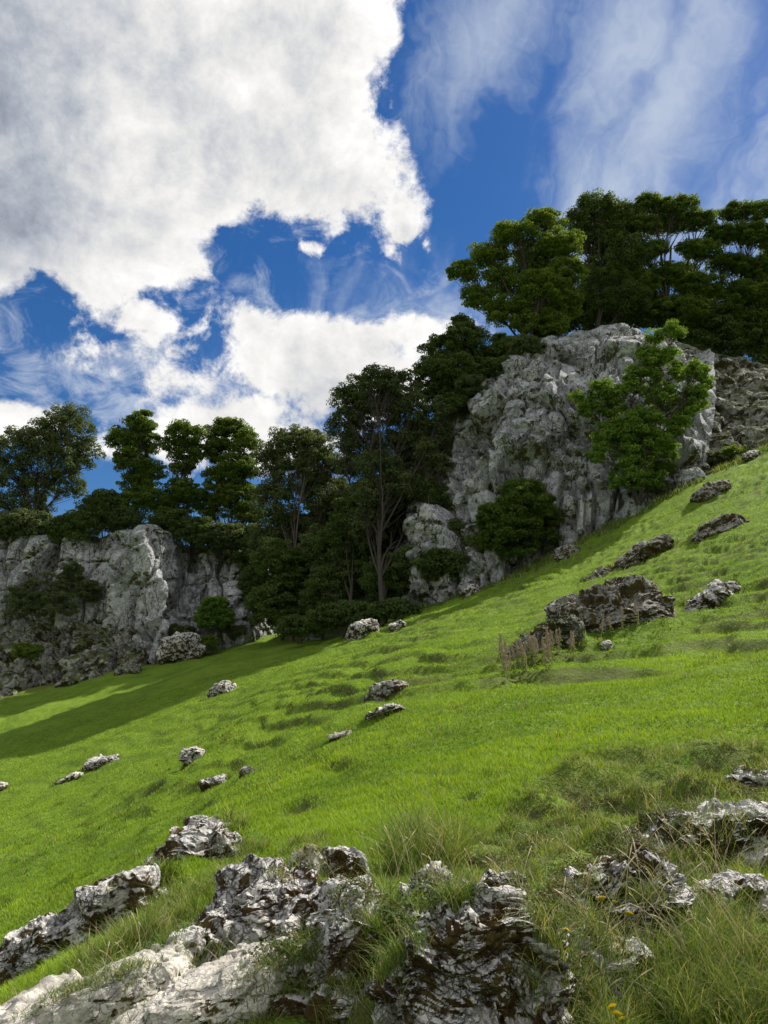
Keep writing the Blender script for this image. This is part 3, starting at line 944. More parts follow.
rock_wall('rocky_bank', [pt(*s) for s in BANKB], bank_top, 0.13, 141, (1.5, 1.0, 0.5, 0.6), M_BANK,
          'rough grassy bank of broken ledges at the foot of the low left cliff', 'rocky bank', 1.0, 2.5, 1.6, (1.3, 1.3, 0.8))


# ------------------------------------------------------------------ tubes and foliage
class Geo:
    def __init__(s):
        s.V, s.Q, s.T, s.n, s.tint, s.dry = [], [], [], 0, [], []

    def add(s, V, Q=None, T=None, tint=None, dry=None):
        s.V.append(V)
        if Q is not None and len(Q):
            s.Q.append(Q + s.n)
        if T is not None and len(T):
            s.T.append(T + s.n)
        s.tint.append(np.zeros(len(V)) if tint is None else tint)
        s.dry.append(np.zeros(len(V)) if dry is None else dry)
        s.n += len(V)

    def mesh(s, name, mat, loc=(0, 0, 0), smooth=True):
        V = np.concatenate(s.V) - np.asarray(loc)
        fs = [np.concatenate(x) for x in (s.Q, s.T) if x]
        return make_mesh(name, V, fs, mat, smooth, {'tint': np.concatenate(s.tint), 'dry': np.concatenate(s.dry)})


def tube(geo, P, r, sides=6):
    P = np.asarray(P, float)
    r = np.asarray(r, float)
    T = np.gradient(P, axis=0)
    T /= np.linalg.norm(T, axis=1, keepdims=True) + 1e-9
    ref = np.array([0.31, 0.93, 0.2])
    A = np.cross(T, ref)
    A /= np.linalg.norm(A, axis=1, keepdims=True) + 1e-9
    B = np.cross(T, A)
    th = np.arange(sides) * 2 * pi / sides
    V = P[:, None] + r[:, None, None] * (A[:, None] * np.cos(th)[None, :, None] + B[:, None] * np.sin(th)[None, :, None])
    k = len(P)
    i, j = np.meshgrid(np.arange(k - 1), np.arange(sides), indexing='ij')
    i, j = i.ravel(), j.ravel()
    a = i * sides + j
    b_ = i * sides + (j + 1) % sides
    geo.add(V.reshape(-1, 3), np.stack([a, b_, b_ + sides, a + sides], 1))


def curve(a, b_, n, bend, rg, up=0.0):
    t = np.linspace(0, 1, n)[:, None]
    L = np.linalg.norm(b_ - a)
    P = a * (1 - t) + b_ * t
    off = rg.normal(size=3) * bend * L
    off[2] = up * L
    P = P + np.sin(t * pi) * off
    return P


def leaves(geo, C, rad, nper, size, rg, flat=0.65, tint_c=0.5, shell=0.55, droop=0.0, dryp=0.04):
    """clumps of rhombic leaves on the outside of small domes. C (k,3), rad (k,)"""
    k = len(C)
    idx = np.repeat(np.arange(k), nper)
    n = len(idx)
    d = rg.normal(size=(n, 3))
    d[:, 2] = d[:, 2] * 0.9 + 0.35
    d /= np.linalg.norm(d, axis=1, keepdims=True)
    rr = rad[idx] * (shell + (1 - shell) * rg.random(n) ** 0.6) * (0.8 + 0.35 * rg.random(n))
    P = C[idx] + d * rr[:, None] * np.array([1, 1, flat])
    nn = d * 0.7 + rg.normal(size=(n, 3)) * 0.55 + np.array([0, 0, 0.45])
    nn /= np.linalg.norm(nn, axis=1, keepdims=True)
    a = rg.normal(size=(n, 3)) + np.array([0, 0, -droop])
    a -= nn * (a * nn).sum(1, keepdims=True)
    a /= np.linalg.norm(a, axis=1, keepdims=True) + 1e-9
    b_ = np.cross(nn, a)
    sz = size * (0.6 + 0.8 * rg.random(n))[:, None]
    fold = nn * sz * 0.12
    V = np.stack([P - a * sz * 0.5, P + b_ * sz * 0.30 + fold, P + a * sz * 0.5, P - b_ * sz * 0.30 + fold], 1).reshape(-1, 3)
    q = np.arange(n)[:, None] * 4 + np.arange(4)[None, :]
    tc_ = rg.random(k)
    t = np.clip(0.6 * tc_[idx] + 0.4 * rg.random(n) + (tint_c - 0.5), 0, 1)
    dr = (rg.random(n) < dryp) * rg.random(n)
    geo.add(V, q, None, np.repeat(t, 4), np.repeat(dr, 4))


def tree(name, label, cat, base, Y, lobes, mat, seed, group=None, leaf=0.20, clump=0.75, dens=1.0, nper=75, trunk_r=0.28, bark=None, flat=0.6, tint=0.5,
         stems=1, kidname='crown', dryp=0.04, fork=0.45):
    rg = np.random.default_rng(seed)
    nper = int(nper * 1.25)
    dens = dens * 1.6
    leaf = leaf * 1.15
    trunk_r = trunk_r * 0.62
    bark = bark or M_BARK
    if base is None:
        base = np.array([0, 0, 0])
    root = bpy.data.objects.new(name, None)
    col.objects.link(root)
    root.location = base
    root.empty_display_size = 0.5
    tag(root, label, cat, group)
    wood, fol = Geo(), Geo()
    s_ = Y / F
    lob = []
    for L in lobes:
        u, v, ru, rv = L[:4]
        dyy = L[4] if len(L) > 4 else rg.uniform(-0.35, 0.35) * ru * s_
        lob.append((pt(u, v, Y + dyy), np.array([ru, min(ru, rv) * 0.95, rv]) * s_))
    top = np.mean([l[0] for l in lob], axis=0)
    zmin = min(l[0][2] for l in lob)
    for st in range(stems):
        b0 = base + np.array([rg.uniform(-.3, .3), rg.uniform(-.3, .3), -0.4]) * (1 if stems > 1 else 0.3)
        tt = top + rg.normal(size=3) * np.array([1, 1, 0.5]) * (0.6 if stems > 1 else 0.2)
        tr = curve(b0, tt, 9, 0.04, rg)
        rad = trunk_r / math.sqrt(stems) * np.linspace(1.15, 0.35, 9)
        rad[0] *= 1.35
        tube(wood, tr, rad, 9)
        for li, (C, Rr) in enumerate(lob):
            if li % stems != st:
                continue
            f = np.clip((C[2] - b0[2]) / (tt[2] - b0[2] + 1e-6) * fork, 0.12, 0.9)
            p0 = tr[int(f * 8)]
            lb = curve(p0, C, 8, 0.07, rg, 0.05)
            tube(wood, lb, rad[int(f * 8)] * np.linspace(0.55, 0.14, 8), 6)
            area = Rr[0] * Rr[2] * 4
            nk = max(3, int(area * 1.15 * dens / (clump ** 2)))
            d = rg.normal(size=(nk, 3))
            d[:, 2] += 0.25
            d /= np.linalg.norm(d, axis=1, keepdims=True)
            rr = 0.25 + 0.75 * rg.random(nk) ** 0.5
            Cc = C + d * rr[:, None] * Rr
            rc = clump * (0.55 + 0.75 * rg.random(nk))
            leaves(fol, Cc, rc, nper, leaf, rg, flat, tint, dryp=dryp)
            for c_ in Cc[:: 1 if nk < 60 else 2]:
                q0 = lb[rg.integers(3, 8)]
                tube(wood, curve(q0, c_, 5, 0.08, rg), np.linspace(0.04, 0.012, 5) * (trunk_r / 0.28) ** 0.5, 3)
    add('trunk' if kidname == 'crown' else 'stem', wood.mesh('wood', bark, base), (0, 0, 0), root)
    add(kidname, fol.mesh('foliage', mat, base, False), (0, 0, 0), root)
    return root


def copy_tree(root, off, rz, sc, label, group=None):
    r = root.copy()
    col.objects.link(r)
    r.location = Vector(off)
    r.rotation_euler = (0, 0, rz)
    r.scale = (sc, sc, sc)
    r['label'] = label
    if group:
        r['group'] = group
    for ch in list(root.children):
        c = ch.copy()
        col.objects.link(c)
        c.parent = r
    return r


def ztop(u, Y):
    x = ray(u, 500)[0] * Y
    return np.array([x, Y, float(terrain(np.array([x]), np.array([Y]))[0])])


# trees on the low left cliff
t1 = tree('broadleaf_tree', 'wide airy ash-like tree leaning over the left end of the low cliff, leftmost tree', 'tree', ztop(38, 86), 86,
          [(70, 428, 30, 24), (45, 440, 26, 22), (22, 448, 26, 22), (85, 455, 20, 18), (58, 462, 28, 20), (12, 475, 24, 20), (38, 488, 26, 18), (-12, 455, 22, 26),
           (72, 485, 16, 14), (0, 505, 22, 14), (30, 510, 24, 12)], M_LEAF_G, 1, None, 0.20, 0.62, 0.62, 62, 0.42, flat=0.9, tint=0.55)
t2 = tree('broadleaf_tree', 'slim tree with stacked rounded tufts, second along the low cliff', 'tree', ztop(142, 84), 84,
          [(142, 424, 18, 13), (122, 438, 15, 13), (145, 445, 18, 14), (130, 460, 20, 12), (150, 470, 17, 10), (138, 484, 22, 12), (148, 500, 22, 13), (125, 505, 18, 12)],
          M_LEAF_M, 2, None, 0.20, 0.62, 1.0, 90, 0.28, tint=0.35)
t3 = tree('broadleaf_tree', 'narrow tree with one small round head, third along the low cliff', 'tree', ztop(184, 85), 85,
          [(184, 434, 21, 13), (176, 448, 14, 12), (194, 452, 14, 14), (184, 468, 12, 12), (182, 492, 22, 14), (172, 508, 20, 12)],
          M_LEAF_M, 3, None, 0.20, 0.62, 1.0, 90, 0.25, tint=0.3)
t4 = tree('broadleaf_tree', 'full oval tree, fourth along the low cliff, tallest of the two close together', 'tree', ztop(232, 86), 86,
          [(228, 432, 24, 15), (246, 445, 14, 16), (218, 452, 20, 15), (240, 468, 20, 15), (222, 480, 22, 16), (238, 495, 22, 15), (212, 505, 22, 16), (248, 515, 18, 14)],
          M_LEAF_M, 4, None, 0.20, 0.64, 1.1, 90, 0.3, tint=0.35)
G_SH = 'shrubs along the brow of the low cliff'
for i_, (u, v, ru, rv, lab) in enumerate(((20, 522, 30, 15, 'dark shrub under the leftmost wide tree'), (74, 526, 28, 18, 'dark shrub right of the leftmost tree trunk'),
                                          (100, 506, 20, 18, 'taller loose shrub in the gap left of the slim second tree'),
                                          (122, 516, 18, 12, 'low shrub at the foot of the slim second tree'),
                                          (168, 518, 20, 13, 'shrub between the slim second tree and the narrow third'),
                                          (195, 528, 18, 14, 'shrub hanging over the pillar notch under the third tree'),
                                          (222, 535, 24, 14, 'shrub drooping over the cliff under the full fourth tree'),
                                          (255, 545, 20, 22, 'dark shrub in the corner where the low cliff ends'))):
    Yb, v, rv = 82.6, v + 6, rv * 1.25
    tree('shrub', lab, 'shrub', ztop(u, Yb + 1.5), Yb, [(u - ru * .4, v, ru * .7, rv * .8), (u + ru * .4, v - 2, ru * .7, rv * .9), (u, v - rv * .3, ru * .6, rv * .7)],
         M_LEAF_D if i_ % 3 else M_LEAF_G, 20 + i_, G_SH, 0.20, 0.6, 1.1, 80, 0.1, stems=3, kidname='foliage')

# gully trees
g5 = tree('broadleaf_tree', 'tall greyish open tree at the left side of the gully between the cliffs', 'tree', onground(292, 640), 80,
          [(290, 445, 26, 20), (272, 462, 20, 20), (312, 450, 24, 22), (298, 478, 28, 20), (275, 505, 24, 24), (318, 495, 20, 22), (292, 530, 26, 22), (330, 470, 18, 20), (268, 542, 22, 20), (314, 538, 22, 20), (290, 560, 24, 18)],
          M_LEAF_G, 5, None, 0.20, 0.66, 0.85, 75, 0.34, M_BARKP, flat=0.8)
g6 = tree('broadleaf_tree', 'tallest tree of the gully with a ragged leaning crown beside the high cliff', 'tree', onground(385, 625), 72,
          [(372, 384, 24, 20), (350, 400, 20, 17), (398, 388, 24, 20), (345, 425, 20, 18), (375, 415, 26, 20), (410, 415, 26, 24), (362, 447, 24, 16), (395, 450, 26, 22), (425, 445, 26, 26),
           (350, 465, 16, 12), (412, 482, 22, 20), (440, 420, 16, 22), (385, 515, 24, 18), (408, 508, 20, 20), (362, 498, 20, 16), (392, 548, 26, 20), (420, 535, 18, 20), (378, 468, 22, 18, -3.5), (398, 488, 22, 18, -4), (366, 528, 20, 20, -4), (385, 575, 24, 18, -4), (372, 498, 18, 18, -4.5)], M_LEAF_G, 6, None, 0.19, 0.62, 0.95, 80, 0.36, M_BARK, flat=0.75, tint=0.4)
g7 = tree('evergreen_tree', 'dark dense yew-like tree in the middle of the gully', 'tree', onground(345, 636), 70,
          [(352, 520, 24, 24), (340, 548, 28, 26), (358, 575, 28, 26), (335, 590, 26, 24), (362, 500, 16, 16)], M_LEAF_D, 7, None, 0.18, 0.6, 1.3, 85, 0.3)
tree('broadleaf_tree', 'lower dark tree with paler leaves at the left foot of the gully', 'tree', onground(282, 640), 75,
     [(276, 560, 24, 22), (290, 590, 26, 26), (272, 605, 24, 24), (308, 565, 22, 22), (300, 615, 22, 16)], M_LEAF_D, 8, None, 0.2, 0.6, 1.2, 80, 0.22, tint=0.7)
tree('broadleaf_tree', 'pale green sapling catching light deep in the gully', 'tree', onground(372, 622), 78,
     [(380, 520, 12, 14), (374, 540, 12, 14)], M_LEAF_B, 9, None, 0.2, 0.55, 1.0, 60, 0.12)
tree('broadleaf_tree', 'grey-leaved slender tree in front of the dark yew at gully centre', 'tree', onground(322, 640), 73,
     [(318, 545, 16, 22), (326, 575, 15, 22), (318, 602, 16, 18)], M_LEAF_G, 10, None, 0.19, 0.5, 1.0, 70, 0.14, M_BARKP, tint=0.8)
tree('broadleaf_tree', 'bare-stemmed thin tree against the left edge of the high cliff', 'tree', pt(430, 545, 68), 70,
     [(425, 455, 16, 14), (440, 465, 14, 12), (418, 478, 14, 12)], M_LEAF_G, 11, None, 0.18, 0.45, 0.7, 55, 0.16, M_BARKP, stems=3)
for i_, (u, v, ru, rv, Yb, m_, lab) in enumerate((
        (345, 618, 36, 16, 62, M_LEAF_D, 'broad low bush at the grass edge in front of the yew'),
        (395, 580, 30, 24, 66, M_LEAF_D, 'twiggy dark bush between the yew and the upright pale block'),
        (395, 610, 24, 10, 60, M_LEAF_D, 'low bush on the grass edge below the twiggy dark bush'),
        (440, 566, 26, 16, 63, M_LEAF_D, 'dark bush right of the upright pale block'),
        (455, 540, 24, 20, 65, M_LEAF_G, 'loose grey bush leaning on the cliff left of the round dark bush'),
        (300, 628, 22, 12, 66, M_LEAF_D, 'small bush at the left end of the gully grass edge'),
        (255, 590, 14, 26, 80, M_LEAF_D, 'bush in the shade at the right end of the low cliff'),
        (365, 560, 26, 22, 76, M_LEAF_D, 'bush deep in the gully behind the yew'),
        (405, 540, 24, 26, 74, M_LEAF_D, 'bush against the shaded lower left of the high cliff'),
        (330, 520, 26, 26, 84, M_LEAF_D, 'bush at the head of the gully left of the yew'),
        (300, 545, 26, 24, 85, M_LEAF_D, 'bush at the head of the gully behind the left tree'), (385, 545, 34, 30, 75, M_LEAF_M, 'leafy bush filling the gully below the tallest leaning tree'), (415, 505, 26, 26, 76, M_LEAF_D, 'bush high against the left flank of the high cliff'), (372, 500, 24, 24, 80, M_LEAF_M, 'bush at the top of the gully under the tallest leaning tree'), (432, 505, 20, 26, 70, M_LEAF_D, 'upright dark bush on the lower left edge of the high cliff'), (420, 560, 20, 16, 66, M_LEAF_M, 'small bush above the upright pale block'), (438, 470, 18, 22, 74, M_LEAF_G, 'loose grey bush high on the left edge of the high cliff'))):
    tree('bush', lab, 'bush', pt(u, v + rv, Yb), Yb, [(u - ru * .45, v, ru * .6, rv * .85), (u + ru * .45, v, ru * .6, rv * .85), (u, v - rv * .3, ru * .6, rv * .75)],
         m_, 40 + i_, None, 0.19, 0.55, 1.2, 80, 0.09, stems=3, kidname='foliage')

# bushes on and below the high cliff
tree('bush', 'round dark bush against the foot of the high cliff', 'bush', pt(518, 568, 61.5), 61.5,
     [(500, 520, 24, 22), (530, 505, 26, 24), (515, 535, 28, 24), (545, 525, 18, 22), (485, 540, 16, 14), (520, 492, 18, 12)],
     M_LEAF_M, 60, None, 0.17, 0.5, 1.2, 90, 0.12, stems=4, kidname='foliage', tint=0.25)
tree('bush', 'large bright yellow-green bush standing against the high cliff', 'bush', pt(640, 500, 58), 58,
     [(662, 362, 22, 18), (640, 378, 18, 16), (690, 372, 18, 14), (664, 398, 20, 16), (696, 398, 15, 14), (600, 392, 17, 13), (588, 410, 14, 12), (612, 408, 15, 12), (640, 425, 26, 20),
      (655, 338, 10, 9), (612, 436, 20, 16), (636, 452, 24, 20), (662, 445, 18, 18), (628, 478, 20, 16), (676, 424, 14, 12), (678, 335, 7, 8), (668, 326, 5, 7), (704, 384, 8, 8), (576, 398, 7, 6),
      (622, 392, 8, 8), (646, 355, 9, 9), (600, 455, 11, 10), (650, 480, 14, 12), (686, 412, 10, 9)],
     M_LEAF_B, 61, None, 0.16, 0.46, 0.72, 95, 0.2, stems=4, kidname='foliage', tint=0.5, dryp=0.05)
tree('bush', 'small light green bush growing from the face of the low left cliff', 'bush', pt(215, 630, 76), 76,
     [(214, 606, 15, 10), (220, 618, 14, 10), (206, 620, 12, 9)], M_LEAF_B, 62, None, 0.16, 0.4, 1.2, 80, 0.08, stems=3, kidname='foliage', tint=0.2)
tree('bush', 'grey scrubby bush clinging to the rough bank at far left', 'bush', pt(40, 618, 77), 77,
     [(20, 600, 18, 16), (45, 590, 22, 18), (60, 605, 18, 14), (30, 612, 22, 12)], M_LEAF_G, 63, None, 0.16, 0.42, 0.38, 60, 0.08, stems=4, kidname='foliage', tint=0.6)
tree('bush', 'thin dark bush on the low cliff between the rough bank and the pillar', 'bush', pt(85, 600, 79), 79,
     [(70, 578, 14, 16), (88, 590, 14, 12)], M_LEAF_G, 64, None, 0.16, 0.42, 0.8, 60, 0.07, stems=3, kidname='foliage')
for i_, (u, v, Yb, lab) in enumerate(((28, 650, 74, 'low green shrub halfway down the rough bank at far left'), (182, 632, 77, 'low shrub tucked behind the big squarish boulder'),
                                      (204, 642, 75, 'low shrub right of the big squarish boulder'), (232, 632, 78, 'low shrub in front of the right end of the low cliff'),
                                      (662, 468, 59, 'small shrub below the bright bush by the grass edge'), (712, 458, 61, 'low shrub among the rocks below the high cliff ledges'),
                                      (735, 452, 61, 'grassy low shrub on the right-hand rocks'), (515, 390, 73, 'dark shrub rooted in the cleft of the high cliff'),
                                      (505, 410, 71, 'ivy-like shrub lower in the cleft of the high cliff'), (655, 486, 58.5, 'low ragged shrub on the turf under the bright bush'))):
    tree('shrub', lab, 'shrub', pt(u, v + 8, Yb), Yb, [(u - 6, v, 9, 7), (u + 6, v + 1, 9, 7)], M_LEAF_G if i_ % 2 else M_LEAF_M, 80 + i_, None, 0.15, 0.35, 1.2, 60, 0.05, stems=2,
         kidname='foliage')

# trees on top of the high cliff
h0 = tree('broadleaf_tree', 'dark tree spilling down the left shoulder of the high cliff', 'tree', pt(470, 400, 76), 75,
          [(440, 352, 22, 18), (465, 340, 24, 18), (430, 375, 20, 16), (455, 372, 28, 20), (490, 365, 28, 20), (475, 385, 22, 12), (515, 350, 24, 16), (462, 325, 14, 10), (440, 392, 22, 14)],
          M_LEAF_D, 100, None, 0.19, 0.6, 1.2, 85, 0.35, tint=0.6)
h1 = tree('broadleaf_tree', 'big spreading tree at the left brow of the high cliff, first against the blue sky', 'tree', ztop(535, 79), 78,
          [(545, 222, 26, 15), (515, 236, 28, 16), (488, 255, 24, 15), (465, 272, 20, 12), (560, 245, 26, 18), (535, 258, 30, 20), (505, 280, 26, 17), (568, 275, 24, 20), (478, 298, 20, 13),
           (540, 290, 30, 22), (565, 305, 22, 18), (510, 312, 28, 18), (540, 325, 30, 16)],
          M_LEAF_M, 101, None, 0.20, 0.72, 1.3, 95, 0.5, tint=0.55)
h2 = tree('broadleaf_tree', 'dark feathery tree behind the big spreading one', 'tree', ztop(605, 84), 84,
          [(598, 208, 24, 16), (622, 222, 26, 20), (600, 240, 28, 22), (628, 255, 26, 24), (605, 275, 30, 22), (625, 300, 30, 20), (595, 305, 26, 20), (580, 225, 18, 18)],
          M_LEAF_D, 102, None, 0.20, 0.72, 1.35, 80, 0.45, flat=0.9, tint=0.6)
h3 = tree('broadleaf_tree', 'tall tree with flat layered pads, third along the top of the high cliff', 'tree', ztop(675, 86), 84,
          [(650, 205, 24, 11), (678, 208, 26, 13), (640, 225, 20, 12), (665, 226, 26, 10), (698, 222, 24, 13), (650, 250, 22, 10), (700, 250, 26, 12), (665, 275, 26, 14), (640, 285, 22, 16),
           (700, 285, 28, 14), (680, 310, 34, 16)],
          M_LEAF_M, 103, None, 0.20, 0.70, 1.35, 90, 0.5, tint=0.35, flat=0.45)
h4 = tree('broadleaf_tree', 'layered tree at the right edge on top of the high cliff', 'tree', ztop(755, 86), 85,
          [(735, 212, 20, 12), (762, 212, 22, 12), (722, 235, 22, 12), (750, 235, 26, 14), (780, 240, 24, 20), (730, 265, 26, 13), (762, 270, 26, 14), (740, 295, 30, 15), (775, 300, 26, 18),
           (750, 325, 34, 16)],
          M_LEAF_M, 104, None, 0.20, 0.70, 1.35, 90, 0.5, tint=0.25, flat=0.45)
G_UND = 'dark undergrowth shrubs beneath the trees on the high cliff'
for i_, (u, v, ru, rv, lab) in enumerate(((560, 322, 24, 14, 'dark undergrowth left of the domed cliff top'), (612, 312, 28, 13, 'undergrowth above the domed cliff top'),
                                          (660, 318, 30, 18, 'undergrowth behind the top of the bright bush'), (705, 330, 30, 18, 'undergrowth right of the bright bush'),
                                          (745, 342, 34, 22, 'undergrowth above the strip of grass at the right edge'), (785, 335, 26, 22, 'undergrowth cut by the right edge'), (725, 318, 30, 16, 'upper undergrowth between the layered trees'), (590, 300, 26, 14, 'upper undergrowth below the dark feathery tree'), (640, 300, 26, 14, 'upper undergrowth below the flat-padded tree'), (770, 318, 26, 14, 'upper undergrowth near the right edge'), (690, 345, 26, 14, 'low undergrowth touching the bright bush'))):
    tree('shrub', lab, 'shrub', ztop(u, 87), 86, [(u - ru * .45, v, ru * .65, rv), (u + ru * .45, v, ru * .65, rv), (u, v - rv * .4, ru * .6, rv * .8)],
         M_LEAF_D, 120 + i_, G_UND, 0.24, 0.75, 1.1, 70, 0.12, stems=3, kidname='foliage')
G_BR = 'shrubs along the left brow of the high cliff'
for i_, (u, v, ru, rv, lab) in enumerate(((438, 436, 16, 16, 'lowest shrub on the left brow of the high cliff'), (452, 410, 18, 15, 'second lowest shrub on the left brow of the high cliff'),
                                          (474, 388, 18, 13, 'middle shrub on the left brow of the high cliff'), (500, 370, 18, 12, 'second highest shrub on the left brow of the high cliff'),
                                          (528, 350, 18, 12, 'highest shrub on the left brow of the high cliff'), (418, 452, 16, 18, 'shrub where the brow of the high cliff drops into the gully'))):
    tree('shrub', lab, 'shrub', pt(u, v + rv, 74), 73, [(u - ru * .45, v, ru * .65, rv), (u + ru * .45, v, ru * .65, rv), (u, v - rv * .4, ru * .6, rv * .8)],
         M_LEAF_D if i_ % 2 else M_LEAF_G, 140 + i_, G_BR, 0.17, 0.5, 1.1, 70, 0.1, stems=3, kidname='foliage')
# a second row further back on the plateau and in the wood behind
B = 'trees of the wood standing further back'
copy_tree(h2, ztop(560, 92), 1.3, 0.85, 'dark tree further back, behind the big spreading tree', B)
copy_tree(h2, ztop(650, 96), 2.6, 0.95, 'dark tree further back, behind the flat-padded tree', B)
copy_tree(h2, ztop(720, 97), 4.0, 0.95, 'dark tree further back, between the two layered trees', B)
copy_tree(h2, ztop(790, 95), 0.6, 1.0, 'dark tree further back at the right edge', B)
copy_tree(h0, ztop(500, 84), 2.0, 0.8, 'dark tree further back over the left shoulder of the high cliff', B)
copy_tree(g5, ztop(350, 98), 2.0, 0.55, 'greyish tree further back at the head of the gully', B)

# ------------------------------------------------------------------ meadow grass
def in_rock(x, y, k=1.0):
    m_ = np.zeros(len(x), bool)
    for (cx, cy, a, b_, c, s_) in FOOT:
        dx_, dy2 = x - cx, y - cy
        xx, yy = dx_ * c + dy2 * s_, -dx_ * s_ + dy2 * c
        m_ |= ((xx / (a * k)) ** 2 + (yy / (b_ * k)) ** 2 < 1) & (yy < 0.15 * b_)
    return m_


def blades(geo, x, y, z, h, w, rg, seg, lean, tint, dry, leandir=None, curl=1.0):
    n = len(x)
    th = rg.random(n) * 2 * pi
    side = np.stack([np.cos(th), np.sin(th), np.zeros(n)], 1)
    ld = rg.random(n) * 2 * pi if leandir is None else leandir
    L = np.stack([np.cos(ld), np.sin(ld), np.zeros(n)], 1) * (h * lean)[:, None]
    B0 = np.stack([x, y, z - 0.01], 1)
    ts = np.linspace(0, 1, seg + 1)
    rows = []
    for t in ts[:-1]:
        c = B0 + L * (t ** (1 + curl)) + np.array([0, 0, 1]) * (h * (t - 0.35 * lean * t * t))[:, None]
        ww = (w * 0.5 * (1 - 0.55 * t))[:, None]
        rows += [c - side * ww, c + side * ww]
    tip = B0 + L + np.array([0, 0, 1]) * (h * (1 - 0.35 * lean))[:, None]
    rows.append(tip)
    V = np.stack(rows, 1)
    k = V.shape[1]
    base = np.arange(n)[:, None] * k
    Q = [base + np.array([2 * i, 2 * i + 1, 2 * i + 3, 2 * i + 2]) for i in range(seg - 1)]
    T = base + np.array([k - 3, k - 2, k - 1])
    geo.add(V.reshape(-1, 3), np.concatenate(Q) if Q else None, T, np.repeat(tint, k), np.repeat(dry, k))


def scatter_polar(n, r0, r1, amax, rg):
    a = radians(amax) * (rg.random(n) * 2 - 1)
    r = r0 * (r1 / r0) ** rg.random(n)
    return r * np.sin(a), r * np.cos(a), r


rg = np.random.default_rng(5)
gr = Geo()
x, y, r = scatter_polar(620000, 2.2, 62, 34, rg)
P2 = np.stack([x, y, 0 * x], 1)
soilv = np.zeros(len(x))
for (hx, hy, rr_, dep, rise) in HOLLOWS:
    soilv = np.maximum(soilv, np.exp(-((x - hx) ** 2 + (y - hy) ** 2) / (rr_ * rr_ * 0.7)))
tuss = fbm(P2 / 0.45, 3, 91)
patch = fbm(P2 / 3.0, 3, 95)
keep = (soilv < 0.28 + 0.4 * rg.random(len(x))) & ~in_rock(x, y)
ybx = np.interp(x, foot[:, 0], foot[:, 1])
keep &= (y < ybx - 0.2)
nearz = sstep(4.6 + 5.0 * sstep(x / y, 0.02, 0.35) - r, -0.8, 1.2)
keep &= riser(x, y) < 0.55 + 0.5 * rg.random(len(x))
keep &= rg.random(len(x)) > nearz * (0.55 + 0.35 * (tuss < 0)) * 1.0
upx = 384 + F * x / y * 0.9
keep &= ~((r < 4.8) & (upx > 150) & (upx < 670) & (rg.random(len(x)) < 0.72))
x, y, r, tuss, patch, nearz = x[keep], y[keep], r[keep], tuss[keep], patch[keep], nearz[keep]
z = terrain(x, y)
h = (0.044 + 0.032 * rg.random(len(x))) * (1 + 0.55 * np.clip(tuss, -0.6, 1.4)) * (1 + 0.25 * np.clip(patch, -1, 1)) * (1 + 0.012 * r)
h = h * (1 - 0.25 * nearz)
w = np.maximum(0.0035, 0.00105 * r) * (0.7 + 0.6 * rg.random(len(x)))
tint = np.clip(0.50 - 0.35 * nearz + 0.55 * patch + 0.35 * (rg.random(len(x)) - 0.5) + 0.25 * tuss, 0, 1)
dry = (rg.random(len(x)) < 0.05 + 0.50 * nearz + 0.28 * np.clip(fbm(np.stack([x, y, 0 * x], 1) / 1.4, 3, 97) - 0.1, 0, 1)) * rg.random(len(x)) * 0.9
lean = 0.25 + 0.6 * rg.random(len(x))
for lo, hi, seg in ((0, 7, 3), (7, 16, 2), (16, 99, 1)):
    k = (r >= lo) & (r < hi)
    blades(gr, x[k], y[k], z[k], h[k], w[k], rg, seg, lean[k], tint[k], dry[k])
add('meadow_grass', gr.mesh('meadow_grass', M_GRASS), kind='stuff')

# longer tufts, among the rocks and in rough patches
tg = Geo()
TALL = [(425, 868, 34, 900, 0.30), (410, 850, 30, 500, 0.26), (232, 838, 22, 500, 0.20), (250, 858, 18, 300, 0.18), (215, 890, 40, 700, 0.15),
        (150, 935, 44, 900, 0.15), (110, 955, 40, 700, 0.16), (185, 905, 30, 500, 0.15), (60, 985, 26, 200, 0.10), (240, 1012, 36, 400, 0.07), 
        (400, 1000, 22, 300, 0.14), (460, 925, 16, 320, 0.09), (300, 850, 30, 400, 0.10), (480, 868, 60, 800, 0.09),
        (700, 930, 50, 1100, 0.24), (745, 960, 50, 1200, 0.26), (690, 985, 60, 1300, 0.24), (630, 995, 50, 600, 0.16), (740, 1015, 50, 900, 0.22), (590, 1010, 40, 700, 0.18),
        (560, 1015, 30, 400, 0.14), (600, 850, 60, 900, 0.10), (560, 830, 60, 800, 0.11), (660, 800, 60, 900, 0.12), (720, 800, 40, 500, 0.10), 
        (730, 870, 50, 800, 0.16), (590, 800, 60, 500, 0.10), (520, 845, 50, 600, 0.10), (740, 750, 40, 400, 0.10), (460, 895, 22, 200, 0.09)]
